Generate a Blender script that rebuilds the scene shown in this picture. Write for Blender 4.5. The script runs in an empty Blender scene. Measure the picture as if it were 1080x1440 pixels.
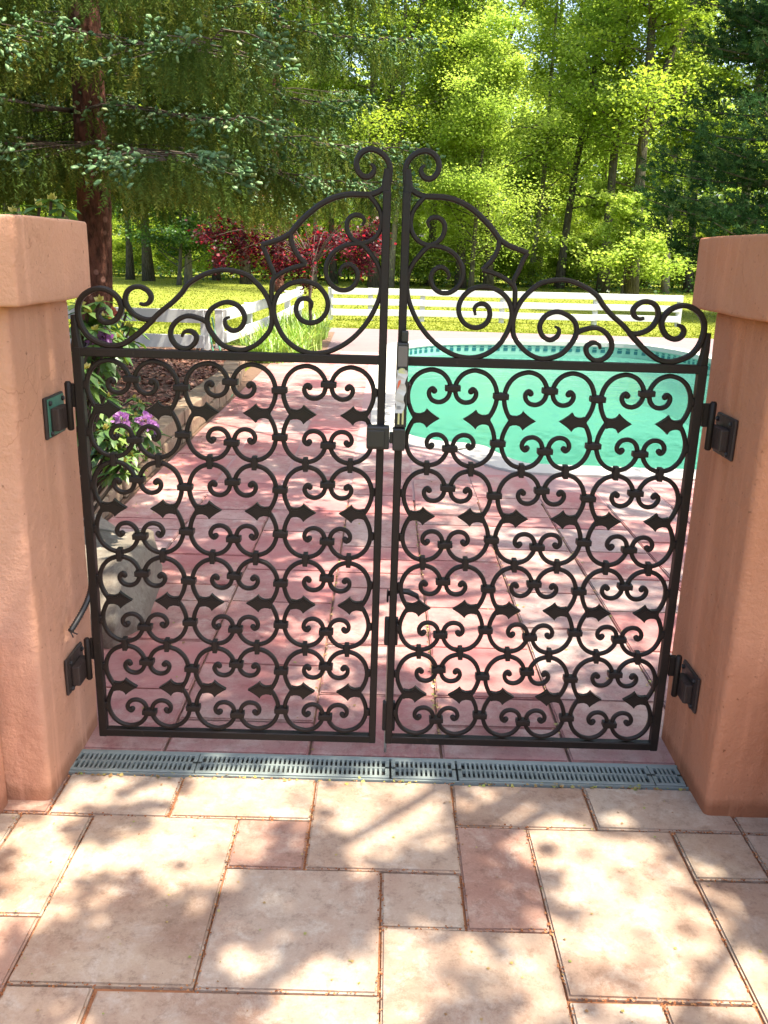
import bpy, bmesh, math, random
import numpy as np
from mathutils import Vector, Matrix, noise
from mathutils.geometry import tessellate_polygon
random.seed(7); rng = np.random.default_rng(7)
PI = math.pi
sc = bpy.context.scene
COL = sc.collection

# ------------------------------------------------------------ camera, sky, sun, exposure
F_PX = 1237.0
cam_d = bpy.data.cameras.new('camera'); cam = bpy.data.objects.new('camera', cam_d); COL.objects.link(cam)
cam_d.sensor_fit = 'VERTICAL'; cam_d.sensor_height = 36.0; cam_d.lens = F_PX / 1440 * 36.0
cam_d.clip_start = 0.05; cam_d.clip_end = 2000
pitch, roll, yaw, CH = .28938, .029558, .005, 1.52
fw = Vector((math.sin(yaw)*math.cos(pitch), math.cos(yaw)*math.cos(pitch), -math.sin(pitch)))
r0 = Vector((math.cos(yaw), -math.sin(yaw), 0)); u0 = r0.cross(fw)
rt = r0*math.cos(roll) + u0*math.sin(roll); up = -r0*math.sin(roll) + u0*math.cos(roll)
cam.matrix_world = Matrix(((rt.x, up.x, -fw.x, 0), (rt.y, up.y, -fw.y, 0), (rt.z, up.z, -fw.z, CH), (0, 0, 0, 1)))
sc.camera = cam
SUN = Vector((.62, -.22, 1.58)).normalized()
w = bpy.data.worlds.new('World'); sc.world = w; w.use_nodes = True
nt = w.node_tree; nt.nodes.clear()
sky = nt.nodes.new('ShaderNodeTexSky'); sky.sky_type = 'NISHITA'; sky.sun_disc = False
sky.sun_elevation = math.asin(SUN.z); sky.sun_rotation = math.atan2(SUN.x, SUN.y)
sky.air_density = 1.0; sky.dust_density = 4.0; sky.ozone_density = 1.0
bg = nt.nodes.new('ShaderNodeBackground'); bg.inputs[1].default_value = 0.15
wo = nt.nodes.new('ShaderNodeOutputWorld')
nt.links.new(sky.outputs[0], bg.inputs[0]); nt.links.new(bg.outputs[0], wo.inputs[0])
sd = bpy.data.lights.new('sun', 'SUN'); sd.energy = 3.9; sd.angle = math.radians(0.53); sd.color = (1, .92, .78)
so = bpy.data.objects.new('sun', sd); COL.objects.link(so); so.rotation_euler = SUN.to_track_quat('Z', 'Y').to_euler()
sc.view_settings.view_transform = 'Standard'; sc.view_settings.look = 'None'
sc.view_settings.exposure = 1.9; sc.view_settings.gamma = 1; sc.view_settings.use_curve_mapping = False

# ------------------------------------------------------------ helpers
def at_y(x, y, Y):
    d = fw + rt*((x-540)/F_PX) - up*((y-720)/F_PX)
    return Vector((0, 0, CH)) + d*(Y/d.y)
def at_z(x, y, Z=0):
    d = fw + rt*((x-540)/F_PX) - up*((y-720)/F_PX)
    return Vector((0, 0, CH)) + d*((Z-CH)/d.z)
def at_x(x, y, X):
    d = fw + rt*((x-540)/F_PX) - up*((y-720)/F_PX)
    return Vector((0, 0, CH)) + d*(X/d.x)

def tag(o, label=None, cat=None, group=None, kind=None):
    if label: o['label'] = label
    if cat: o['category'] = cat
    if group: o['group'] = group
    if kind: o['kind'] = kind
    return o
def empty(name, loc=(0, 0, 0), rz=0):
    o = bpy.data.objects.new(name, None); COL.objects.link(o); o.location = loc; o.rotation_euler = (0, 0, rz)
    o.empty_display_size = .1
    return o
def link_mesh(name, me, mat=None, parent=None, smooth=False):
    if mat is not None and len(me.materials) == 0:
        for m in (mat if isinstance(mat, (list, tuple)) else [mat]): me.materials.append(m)
    if smooth:
        me.polygons.foreach_set('use_smooth', [True]*len(me.polygons))
    o = bpy.data.objects.new(name, me); COL.objects.link(o)
    if parent is not None: o.parent = parent
    return o
def share(o, parent=None, **kw):
    c = o.copy(); COL.objects.link(c)
    if parent is not None: c.parent = parent
    return c
def np_mesh(name, V, Fc, rnd=None, matidx=None):
    """V (n,3); Fc (m,k) all faces with the same vertex number"""
    V = np.asarray(V, np.float32); Fc = np.asarray(Fc, np.int32)
    me = bpy.data.meshes.new(name); m, k = Fc.shape
    me.vertices.add(len(V)); me.vertices.foreach_set('co', V.ravel())
    me.loops.add(m*k); me.loops.foreach_set('vertex_index', Fc.ravel())
    me.polygons.add(m); me.polygons.foreach_set('loop_start', np.arange(0, m*k, k, dtype=np.int32))
    me.polygons.foreach_set('loop_total', np.full(m, k, np.int32))
    if matidx is not None: me.polygons.foreach_set('material_index', np.asarray(matidx, np.int32))
    if rnd is not None:
        a = me.attributes.new('rnd', 'FLOAT', 'FACE'); a.data.foreach_set('value', np.asarray(rnd, np.float32))
    me.update(calc_edges=True)
    return me
def rot_mats(n, tilt=None, rs=rng):
    """random rotations: template Z tilted from up by tilt range, random spin and heading"""
    a = rs.uniform(0, 2*PI, n); b = rs.uniform(*(tilt or (0, PI)), n); c = rs.uniform(0, 2*PI, n)
    def Rz(t):
        M = np.zeros((n, 3, 3)); M[:, 0, 0] = np.cos(t); M[:, 0, 1] = -np.sin(t); M[:, 1, 0] = np.sin(t); M[:, 1, 1] = np.cos(t); M[:, 2, 2] = 1; return M
    M = np.zeros((n, 3, 3)); M[:, 0, 0] = 1; M[:, 1, 1] = np.cos(b); M[:, 1, 2] = -np.sin(b); M[:, 2, 1] = np.sin(b); M[:, 2, 2] = np.cos(b)
    return Rz(a) @ M @ Rz(c)
def dir_mats(D, rs=rng):
    """rotations taking template +Z onto directions D (n,3), random spin"""
    D = D/np.linalg.norm(D, axis=1)[:, None]; n = len(D)
    R_ = rs.normal(size=(n, 3)); X = np.cross(R_, D); X /= np.linalg.norm(X, axis=1)[:, None]; Y = np.cross(D, X)
    return np.stack([X, Y, D], axis=2)
def scatter(T, TF, P, M, S, rs=rng):
    """copies of a template at P with matrices M and scales S -> V,F,rnd"""
    n = len(P); k = len(T); S = np.asarray(S)
    if S.ndim == 1: S = np.repeat(S[:, None], 3, 1)
    V = np.einsum('nij,nkj->nki', M, T[None]*S[:, None, :]) + P[:, None, :]
    Fc = (TF[None] + (np.arange(n)*k)[:, None, None]).reshape(-1, TF.shape[1])
    rd = np.repeat(rs.uniform(0, 1, n), len(TF))
    return V.reshape(-1, 3), Fc, rd
def merge(parts):
    Vs, Fs, Rs, o = [], [], [], 0
    for V, Fc, r in parts:
        Vs.append(V); Fs.append(Fc+o); Rs.append(r); o += len(V)
    return np.concatenate(Vs), np.concatenate(Fs), np.concatenate(Rs)
LEAF = np.array([[0, 0, 0], [.32, .5, .06], [0, 1, -.04], [-.32, .5, .06]]); LEAF_F = np.array([[0, 1, 2, 3]])
LEAF_W = np.array([[0, 0, 0], [.5, .5, .10], [0, 1, -.05], [-.5, .5, .10]])

class B:
    """collects shapes in one bmesh, built into one mesh object"""
    def __init__(s): s.bm = bmesh.new()
    def box(s, x0, x1, y0, y1, z0, z1, bev=0, seg=1):
        r = bmesh.ops.create_cube(s.bm, size=1)
        vs = r['verts']
        for v in vs: v.co = Vector(((x0+x1)/2+v.co.x*(x1-x0), (y0+y1)/2+v.co.y*(y1-y0), (z0+z1)/2+v.co.z*(z1-z0)))
        if bev: bmesh.ops.bevel(s.bm, geom=list({e for v in vs for e in v.link_edges}), offset=bev, segments=seg, affect='EDGES', profile=.6)
        return s
    def tube(s, pts, rad, n=8, cap=True, flat=1.0, up_=None):
        """round tube through 3-D points; rad number or list"""
        m = len(pts); rad = rad if hasattr(rad, '__len__') else [rad]*m
        rings = []; prev = None
        for i, p in enumerate(pts):
            p = Vector(p); d = (Vector(pts[min(i+1, m-1)])-Vector(pts[max(i-1, 0)])).normalized()
            if prev is None:
                a = Vector((0, 0, 1)) if abs(d.z) < .9 else Vector((1, 0, 0)); x = d.cross(a).normalized()
            else: x = (prev-d*prev.dot(d)).normalized()
            prev = x; y = d.cross(x)
            rings.append([s.bm.verts.new(p+(x*math.cos(2*PI*k/n)+y*math.sin(2*PI*k/n))*rad[i]) for k in range(n)])
        for a, b in zip(rings, rings[1:]):
            for k in range(n): s.bm.faces.new((a[k], a[(k+1) % n], b[(k+1) % n], b[k]))
        if cap:
            s.bm.faces.new(rings[0][::-1]); s.bm.faces.new(rings[-1])
        return s
    def strip(s, pts, wd, dp, cap=True, closed=False):
        """forged bar with chamfered rectangular section swept along points in the XZ plane (local y = depth)"""
        m = len(pts); wd = wd if hasattr(wd, '__len__') else [wd]*m
        rings = []
        for i, p in enumerate(pts):
            a = pts[i-1] if (i > 0 or closed) else pts[i]; b = pts[(i+1) % m] if (i < m-1 or closed) else pts[i]
            d = Vector((b[0]-a[0], 0, b[1]-a[1])).normalized(); nn = Vector((-d.z, 0, d.x))
            h = wd[i]/2; q = dp/2*min(1, wd[i]/max(wd)*1.0+.25); c = min(h, q)*.55
            ring = []
            for (u, v) in ((h, q-c), (h-c, q), (-h+c, q), (-h, q-c), (-h, -q+c), (-h+c, -q), (h-c, -q), (h, -q+c)):
                ring.append(s.bm.verts.new(Vector((p[0], 0, p[1]))+nn*u+Vector((0, v, 0))))
            rings.append(ring)
        pr = list(zip(rings, rings[1:]))
        if closed: pr.append((rings[-1], rings[0]))
        for a, b in pr:
            for k in range(8): s.bm.faces.new((a[k], b[k], b[(k+1) % 8], a[(k+1) % 8]))
        if cap and not closed:
            s.bm.faces.new(rings[0]); s.bm.faces.new(rings[-1][::-1])
        return s
    def ball(s, c, r, sx=1, sy=1, sz=1, u=10, v=7):
        rr = bmesh.ops.create_uvsphere(s.bm, u_segments=u, v_segments=v, radius=r)
        for q in rr['verts']: q.co = Vector((c[0]+q.co.x*sx, c[1]+q.co.y*sy, c[2]+q.co.z*sz))
        return s
    def prism(s, poly, y0, y1, axis='y'):
        """polygon (a,b) extruded; axis y: a=x b=z; axis z: a=x b=y; axis x: a=y b=z"""
        f = {'y': lambda a, b, t: (a, t, b), 'z': lambda a, b, t: (a, b, t), 'x': lambda a, b, t: (t, a, b)}[axis]
        A = [s.bm.verts.new(f(a, b, y0)) for a, b in poly]; Bv = [s.bm.verts.new(f(a, b, y1)) for a, b in poly]
        s.bm.faces.new(A); s.bm.faces.new(Bv[::-1]); n = len(poly)
        for i in range(n): s.bm.faces.new((A[i], Bv[i], Bv[(i+1) % n], A[(i+1) % n]))
        return s
    def mesh(s, name, smooth=False):
        bmesh.ops.recalc_face_normals(s.bm, faces=s.bm.faces[:])
        me = bpy.data.meshes.new(name); s.bm.to_mesh(me); s.bm.free()
        if smooth: me.polygons.foreach_set('use_smooth', [True]*len(me.polygons))
        return me
    def build(s, name, mat, parent=None, smooth=False):
        return link_mesh(name, s.mesh(name, smooth), mat, parent)
def roughen(bm, amp, scale, seed=0, skip=None):
    for v in bm.verts:
        if skip and skip(v.co): continue
        p = v.co*scale+Vector((seed, seed*1.7, 0))
        v.co += Vector(noise.noise_vector(p))*amp
def catmull(P, n=5):
    P = [Vector((a, b)) for a, b in P]; out = []
    for i in range(len(P)-1):
        p0 = P[i-1] if i else P[0]*2-P[1]; p1, p2 = P[i], P[i+1]; p3 = P[i+2] if i+2 < len(P) else P[-1]*2-P[-2]
        for k in range(n):
            t = k/n
            q = .5*((2*p1)+(p2-p0)*t+(2*p0-5*p1+4*p2-p3)*t*t+(3*p1-p0-3*p2+p3)*t**3)
            out.append((q.x, q.y))
    out.append((P[-1].x, P[-1].y)); return out
def inside(x, y, poly):
    c = False; n = len(poly)
    for i in range(n):
        x1, y1 = poly[i]; x2, y2 = poly[(i+1) % n]
        if (y1 > y) != (y2 > y) and x < (x2-x1)*(y-y1)/(y2-y1)+x1: c = not c
    return c
def offset_poly(poly, d):
    n = len(poly); out = []
    for i in range(n):
        a, b = Vector(poly[i-1]), Vector(poly[(i+1) % n]); t = (b-a).normalized()
        out.append((poly[i][0]+t.y*d, poly[i][1]-t.x*d))
    return out

# ------------------------------------------------------------ materials
def new_mat(name):
    m = bpy.data.materials.new(name); m.use_nodes = True; t = m.node_tree; t.nodes.clear()
    o = t.nodes.new('ShaderNodeOutputMaterial'); return m, t, o
def N(t, typ, **kw):
    n = t.nodes.new('ShaderNode'+typ)
    for k, v in kw.items():
        if k in n.inputs: n.inputs[k].default_value = v
        else: setattr(n, k, v)
    return n
def tex(t, scale, detail=4, rough=.55, coord='Object', kind='noise', vec=None, **kw):
    if vec is None:
        tc = t.nodes.new('ShaderNodeTexCoord'); vec = tc.outputs[coord]
    if kind == 'noise':
        n = N(t, 'TexNoise', Scale=scale, Detail=detail, Roughness=rough)
    elif kind == 'voronoi':
        n = N(t, 'TexVoronoi', Scale=scale)
    t.links.new(vec, n.inputs['Vector'])
    for k, v in kw.items(): n.inputs[k].default_value = v
    return n
def ramp(t, src, stops, interp='LINEAR'):
    r = t.nodes.new('ShaderNodeValToRGB'); t.links.new(src, r.inputs[0]); el = r.color_ramp.elements
    r.color_ramp.interpolation = interp
    while len(el) < len(stops): el.new(.5)
    for e, (p, c) in zip(el, stops): e.position = p; e.color = (*c, 1) if len(c) == 3 else c
    return r
def mixc(t, fac, a, b, mode='MIX'):
    m = t.nodes.new('ShaderNodeMix'); m.data_type = 'RGBA'; m.blend_type = mode
    for s, v in ((m.inputs[0], fac), (m.inputs[6], a), (m.inputs[7], b)):
        if hasattr(v, 'is_output'): t.links.new(v, s)
        elif isinstance(v, (tuple, list)): s.default_value = (*v, 1)
        else: s.default_value = v
    return m.outputs[2]
def bump(t, h, strength=.3, dist=.01, prev=None):
    b = N(t, 'Bump', Strength=strength, Distance=dist); t.links.new(h, b.inputs['Height'])
    if prev is not None: t.links.new(prev, b.inputs['Normal'])
    return b.outputs[0]
def mask(t, src, lo, hi):
    r = ramp(t, src, [(lo, (0, 0, 0)), (hi, (1, 1, 1))]); return r.outputs[0]
def principled(t, o, col, rough=.6, nrm=None, metal=0, spec=.5):
    p = t.nodes.new('ShaderNodeBsdfPrincipled')
    if hasattr(col, 'is_output'): t.links.new(col, p.inputs['Base Color'])
    else: p.inputs['Base Color'].default_value = (*col, 1)
    if hasattr(rough, 'is_output'): t.links.new(rough, p.inputs['Roughness'])
    else: p.inputs['Roughness'].default_value = rough
    p.inputs['Metallic'].default_value = metal; p.inputs['Specular IOR Level'].default_value = spec
    if nrm is not None: t.links.new(nrm, p.inputs['Normal'])
    t.links.new(p.outputs[0], o.inputs[0]); return p
def simple(name, col, rough=.6, metal=0, var=.25, scale=8, bumps=.15, bscale=60, spec=.5):
    m, t, o = new_mat(name)
    n = tex(t, scale, 5); c = mixc(t, n.outputs[0], tuple(x*(1-var) for x in col), tuple(min(1, x*(1+var)) for x in col))
    n2 = tex(t, bscale, 3)
    principled(t, o, c, rough, bump(t, n2.outputs[0], bumps, .004), metal, spec); return m

def stucco_mat(name, a, b, stain):
    m, t, o = new_mat(name)
    tc = t.nodes.new('ShaderNodeTexCoord')
    n = tex(t, 2.2, 5, .6, vec=tc.outputs['Object']); c = mixc(t, mask(t, n.outputs[0], .35, .68), a, b)
    mp = N(t, 'Mapping'); mp.inputs['Scale'].default_value = (7, 7, .9); t.links.new(tc.outputs['Object'], mp.inputs[0])
    n2 = tex(t, 1.6, 6, .65, vec=mp.outputs[0]); c = mixc(t, mask(t, n2.outputs[0], .54, .78), c, stain)
    n3 = tex(t, 55, 3, .6, vec=tc.outputs['Object']); c = mixc(t, mask(t, n3.outputs[0], .66, .74), c, tuple(x*.55 for x in stain))
    # grime along the foot
    gm = t.nodes.new('ShaderNodeNewGeometry'); sp = N(t, 'SeparateXYZ'); t.links.new(gm.outputs['Position'], sp.inputs[0])
    ad = N(t, 'Math', operation='MULTIPLY_ADD'); t.links.new(n2.outputs[0], ad.inputs[0]); ad.inputs[1].default_value = -.06; t.links.new(sp.outputs[2], ad.inputs[2])
    foot = ramp(t, ad.outputs[0], [(0, (1, 1, 1)), (.03, (0, 0, 0))]); c = mixc(t, foot.outputs[0], c, tuple(x*.72 for x in stain))
    ck = N(t, 'TexVoronoi', Scale=2.3); ck.feature = 'DISTANCE_TO_EDGE'
    wv = tex(t, 5, 4, .6, vec=tc.outputs['Object']); vm = N(t, 'VectorMath', operation='MULTIPLY_ADD'); t.links.new(wv.outputs[1], vm.inputs[0]); vm.inputs[1].default_value = (.35, .35, .35); t.links.new(tc.outputs['Object'], vm.inputs[2]); t.links.new(vm.outputs[0], ck.inputs['Vector'])
    cr = N(t, 'Math', operation='MULTIPLY'); t.links.new(ramp(t, ck.outputs['Distance'], [(0, (1, 1, 1)), (.010, (0, 0, 0))]).outputs[0], cr.inputs[0]); t.links.new(mask(t, n.outputs[0], .50, .60), cr.inputs[1])
    c = mixc(t, cr.outputs[0], c, tuple(x*.85 for x in stain))
    sk = N(t, 'Mapping'); sk.inputs['Scale'].default_value = (16, 16, .8); t.links.new(tc.outputs['Object'], sk.inputs[0]); st = tex(t, 1.3, 5, .6, vec=sk.outputs[0])
    c = mixc(t, mask(t, st.outputs[0], .56, .80), c, tuple(min(1, x*1.18) for x in a))
    b1 = tex(t, 120, 4, .7, vec=tc.outputs['Object']); b2 = tex(t, 9, 4, .6, vec=tc.outputs['Object'])
    nr = bump(t, b2.outputs[0], .5, .03); nr = bump(t, b1.outputs[0], .55, .006, nr)
    principled(t, o, c, .93, nr, spec=.2); return m
M = {}
M['stucco'] = stucco_mat('stucco', (.47, .21, .115), (.45, .19, .10), (.41, .165, .083))  # right pillar and walls: same paint as the left, shade darkened into the colour
M['stucco_sunlit'] = stucco_mat('stucco_sunlit', (.55, .29, .19), (.53, .27, .165), (.49, .235, .14))  # left pillar and walls: same paint, brighter light put into the colour

def stone_mat(name, cols, vein, dust, seedscale=1.0, pit=.5, stain=None):
    m, t, o = new_mat(name)
    tc = t.nodes.new('ShaderNodeTexCoord'); oi = t.nodes.new('ShaderNodeObjectInfo')
    off = N(t, 'VectorMath', operation='SCALE'); off.inputs[3].default_value = 37
    cx = t.nodes.new('ShaderNodeCombineXYZ'); t.links.new(oi.outputs['Random'], cx.inputs[0]); t.links.new(oi.outputs['Random'], cx.inputs[1])
    t.links.new(cx.outputs[0], off.inputs[0])
    ad = N(t, 'VectorMath', operation='ADD'); t.links.new(tc.outputs['Object'], ad.inputs[0]); t.links.new(off.outputs[0], ad.inputs[1]); v = ad.outputs[0]
    base = ramp(t, oi.outputs['Random'], [(i/max(1, len(cols)-1), c) for i, c in enumerate(cols)]).outputs[0]
    n1 = tex(t, 3.2*seedscale, 8, .68, vec=v, Distortion=.2)
    c = mixc(t, mask(t, n1.outputs[0], .38, .66), base, vein)
    n2 = tex(t, 11*seedscale, 8, .78, vec=v, Distortion=.4)
    c = mixc(t, mask(t, n2.outputs[0], .50, .70), c, dust)
    n4 = tex(t, 1.3*seedscale, 5, .65, vec=v)
    c = mixc(t, mask(t, n4.outputs[0], .56, .72), c, tuple(x*.70 for x in vein))
    n5 = tex(t, 24*seedscale, 8, .8, vec=v); c = mixc(t, mask(t, n5.outputs[0], .50, .64), c, mixc(t, 1.0, c, (.70, .66, .64), 'MULTIPLY'))
    n6 = tex(t, 5*seedscale, 8, .75, vec=v, Distortion=.3); c = mixc(t, mask(t, n6.outputs[0], .60, .70), c, mixc(t, .35, c, dust))
    n7 = tex(t, 160, 4, .8, vec=v); c = mixc(t, mask(t, n7.outputs[0], .40, .70), mixc(t, 1.0, c, (.86, .84, .82), 'MULTIPLY'), c)
    if stain:
        gp = t.nodes.new('ShaderNodeNewGeometry'); ns = tex(t, .9, 5, .65, vec=gp.outputs['Position']); c = mixc(t, mask(t, ns.outputs[0], .46, .62), c, stain)
    n3 = tex(t, 70, 5, .75, vec=v); pits = mask(t, n3.outputs[0], .66, .72)
    c = mixc(t, pits, c, tuple(x*pit for x in vein))
    nr = bump(t, n1.outputs[0], .25, .01); nr = bump(t, n3.outputs[0], .35, .002, nr)
    rg = ramp(t, n2.outputs[0], [(.3, (.55,)*3), (.8, (.85,)*3)]).outputs[0]
    principled(t, o, c, rg, nr, spec=.35); return m
M['travertine'] = stone_mat('travertine', [(.43, .34, .245), (.45, .335, .245), (.41, .315, .235), (.46, .37, .275)], (.31, .195, .135), (.48, .405, .33))
M['travertine_pink'] = stone_mat('travertine_pink', [(.36, .22, .165), (.38, .24, .175)], (.28, .145, .105), (.46, .35, .28))
M['travertine_grey'] = stone_mat('travertine_grey', [(.44, .35, .265), (.42, .34, .265)], (.35, .235, .17), (.50, .44, .36))
M['pink_slab'] = stone_mat('pink_slab', [(.45, .26, .225), (.47, .31, .27), (.42, .21, .19), (.46, .34, .295), (.42, .29, .25)], (.31, .105, .10), (.50, .37, .325), 1.0, .6, (.37, .135, .13))
M['grey_slab'] = stone_mat('grey_slab', [(.36, .28, .255), (.38, .29, .265)], (.34, .17, .165), (.46, .38, .34))
M['deck_infill'] = simple('deck_infill', (.33, .20, .19), .85, var=.2, scale=6)
M['pale_deck'] = simple('pale_deck', (.185, .125, .12), .85, var=.12, scale=3)
M['coping'] = simple('coping', (.42, .395, .35), .7, var=.08, scale=4)
M['grout'] = simple('grout', (.30, .125, .055), .95, var=.5, scale=30, bumps=.6, bscale=150)
M['joint_soil'] = simple('joint_soil', (.19, .105, .075), .95, var=.5, scale=20, bumps=.6, bscale=120)
M['soil'] = simple('soil', (.13, .075, .045), .95, var=.5, scale=20, bumps=.8, bscale=70)

def iron_mat():
    m, t, o = new_mat('wrought_iron')
    n = tex(t, 14, 5); c = mixc(t, mask(t, n.outputs[0], .4, .7), (.011, .0075, .0055), (.018, .010, .007))
    n3 = tex(t, 60, 4, .7); c = mixc(t, mask(t, n3.outputs[0], .64, .74), c, (.045, .03, .022))
    n2 = tex(t, 90, 4, .7)
    principled(t, o, c, ramp(t, n.outputs[0], [(.3, (.42,)*3), (.7, (.62,)*3)]).outputs[0], bump(t, n2.outputs[0], .35, .002), spec=.3); return m
M['iron'] = iron_mat()
M['rusty_iron'] = simple('rusty_iron', (.030, .018, .014), .6, var=.5, scale=40, bumps=.5)
M['verdigris'] = simple('verdigris', (.06, .17, .115), .7, var=.5, scale=60, bumps=.4)
M['black_plastic'] = simple('black_plastic', (.018, .016, .015), .45, var=.2)
M['grey_plastic'] = simple('grey_plastic', (.13, .11, .10), .45, var=.15)
M['grate'] = simple('grate', (.185, .215, .20), .5, var=.25, scale=14, bumps=.2)
M['dark_channel'] = simple('dark_channel', (.03, .028, .025), .8)
M['white_tag'] = simple('white_tag', (.50, .48, .44), .35, var=.15, scale=30)
M['orange_print'] = simple('orange_print', (.65, .12, .05), .5, var=.1)
M['grey_print'] = simple('grey_print', (.16, .17, .18), .5, var=.1)
M['steel'] = simple('steel', (.55, .54, .5), .3, metal=.9, var=.1)
M['white_paint'] = simple('white_paint', (.52, .52, .50), .55, var=.06, scale=3, bumps=.1)
M['curb_block'] = stone_mat('curb_block', [(.27, .20, .13), (.31, .23, .15), (.22, .17, .12)], (.20, .13, .08), (.36, .29, .20))
M['boulder'] = stone_mat('boulder', [(.21, .185, .15), (.23, .20, .155)], (.15, .12, .09), (.30, .27, .22), 1.6)
M['hose'] = simple('hose', (.05, .17, .09), .4, var=.2)

def bark_mat(name, a, b, spot=None, sx=14, sz=3.0):
    m, t, o = new_mat(name); tc = t.nodes.new('ShaderNodeTexCoord')
    mp = N(t, 'Mapping'); mp.inputs['Scale'].default_value = (sx, sx, sz); t.links.new(tc.outputs['Object'], mp.inputs[0])
    n = tex(t, 1.5, 7, .7, vec=mp.outputs[0]); c = mixc(t, mask(t, n.outputs[0], .38, .62), a, b)
    v = tex(t, 2.2, kind='voronoi', vec=mp.outputs[0])
    if spot:
        s = tex(t, 7, kind='voronoi', vec=tc.outputs['Object']); c = mixc(t, ramp(t, s.outputs['Distance'], [(.16, (1, 1, 1)), (.24, (0, 0, 0))]).outputs[0], c, spot)
    nr = bump(t, n.outputs[0], 1, .04); nr = bump(t, v.outputs['Distance'], .9, .03, nr)
    principled(t, o, c, .95, nr, spec=.15); return m
M['bark_red'] = bark_mat('bark_red', (.045, .020, .013), (.13, .052, .034), (.20, .10, .075), 11, 4)
M['bark_grey'] = bark_mat('bark_grey', (.05, .045, .032), (.13, .115, .085))
M['bark_pale'] = bark_mat('bark_pale', (.15, .13, .10), (.30, .27, .21))
M['twig'] = simple('twig', (.065, .045, .03), .9, var=.3)

def leaf_mat(name, stops, trans, tfac=.45, gloss=.06, patch=None, pscale=.5):
    """stops: colour ramp over the per-leaf random value; patch: second ramp end colour mixed in broad clumps"""
    m, t, o = new_mat(name)
    at = t.nodes.new('ShaderNodeAttribute'); at.attribute_name = 'rnd'
    c = ramp(t, at.outputs['Fac'], stops).outputs[0]
    if patch:
        n = tex(t, pscale, 3, .5); c = mixc(t, mask(t, n.outputs[0], .42, .62), c, patch)
    d = t.nodes.new('ShaderNodeBsdfDiffuse'); t.links.new(c, d.inputs[0])
    tr = t.nodes.new('ShaderNodeBsdfTranslucent'); tcol = mixc(t, 1.0, c, trans, 'MULTIPLY'); t.links.new(tcol, tr.inputs[0])
    mx = N(t, 'MixShader'); mx.inputs[0].default_value = tfac; t.links.new(d.outputs[0], mx.inputs[1]); t.links.new(tr.outputs[0], mx.inputs[2])
    g = N(t, 'BsdfGlossy', Roughness=.45); g.inputs[0].default_value = (1, 1, 1, 1)
    m2 = N(t, 'MixShader'); m2.inputs[0].default_value = gloss; t.links.new(mx.outputs[0], m2.inputs[1]); t.links.new(g.outputs[0], m2.inputs[2])
    t.links.new(m2.outputs[0], o.inputs[0]); return m
M['leaf_yellow'] = leaf_mat('leaf_yellow', [(0, (.25, .34, .06)), (.6, (.34, .43, .09)), (1, (.44, .51, .15))], (1.55, 1.55, 1.0), .52, .0, (.25, .35, .07))
M['leaf_green'] = leaf_mat('leaf_green', [(0, (.18, .26, .04)), (.6, (.27, .35, .06)), (1, (.38, .44, .10))], (1.6, 1.55, .8), .52, .0, (.20, .29, .05))
M['leaf_deep'] = leaf_mat('leaf_deep', [(0, (.035, .08, .018)), (.6, (.06, .13, .03)), (1, (.11, .20, .05))], (1.6, 1.7, .8), .42, .03, (.04, .09, .02))
M['leaf_maple'] = leaf_mat('leaf_maple', [(0, (.035, .006, .010)), (.82, (.062, .010, .018)), (1, (.34, .025, .04))], (2.2, 1.0, 1.1), .35, .015)
M['leaf_canopy'] = leaf_mat('leaf_canopy', [(0, (.06, .12, .02)), (1, (.12, .2, .03))], (1.8, 1.7, .8), .3)
M['leaf_rhodo'] = leaf_mat('leaf_rhodo', [(0, (.05, .11, .025)), (.7, (.085, .17, .04)), (1, (.20, .28, .06))], (1.6, 1.6, .7), .3, .035)
M['petal'] = leaf_mat('petal', [(0, (.30, .10, .34)), (1, (.48, .24, .50))], (1.2, 1, 1.2), .4)
M['bud'] = leaf_mat('bud', [(0, (.35, .30, .04)), (1, (.5, .42, .10))], (1.2, 1.2, 1), .3)
M['dead_petal'] = leaf_mat('dead_petal', [(0, (.28, .04, .02)), (1, (.40, .09, .04))], (1.2, 1, 1), .3)
M['needle_old'] = leaf_mat('needle_old', [(0, (.055, .085, .020)), (.6, (.095, .13, .03)), (1, (.19, .19, .045))], (1.4, 1.4, .8), .4, .0, (.07, .11, .03), .9)
M['needle_new'] = leaf_mat('needle_new', [(0, (.07, .15, .06)), (.5, (.13, .24, .10)), (.85, (.21, .33, .15)), (1, (.34, .41, .20))], (1.2, 1.3, 1), .3, .02)
M['needle_pine'] = leaf_mat('needle_pine', [(0, (.018, .045, .014)), (.7, (.04, .085, .03)), (1, (.10, .15, .055))], (1.2, 1.3, 1), .2, .0)
M['daylily'] = leaf_mat('daylily', [(0, (.14, .25, .03)), (.6, (.22, .36, .05)), (1, (.38, .46, .12))], (1.4, 1.4, .8), .35, .06)
M['grass_blade'] = leaf_mat('grass_blade', [(0, (.17, .21, .03)), (.6, (.22, .25, .037)), (1, (.27, .28, .048))], (1.3, 1.3, .7), .35, .0)
M['bark_chip'] = leaf_mat('bark_chip', [(0, (.09, .035, .022)), (.6, (.20, .08, .05)), (1, (.36, .19, .12))], (1, 1, 1), .02)
M['leaf_litter'] = leaf_mat('leaf_litter', [(0, (.25, .12, .05)), (.5, (.35, .25, .08)), (1, (.22, .28, .05))], (1, 1, 1), .1)
M['rust_crumb'] = leaf_mat('rust_crumb', [(0, (.16, .055, .025)), (.6, (.30, .115, .05)), (1, (.42, .22, .10))], (1, 1, 1), .02, 0)
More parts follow.
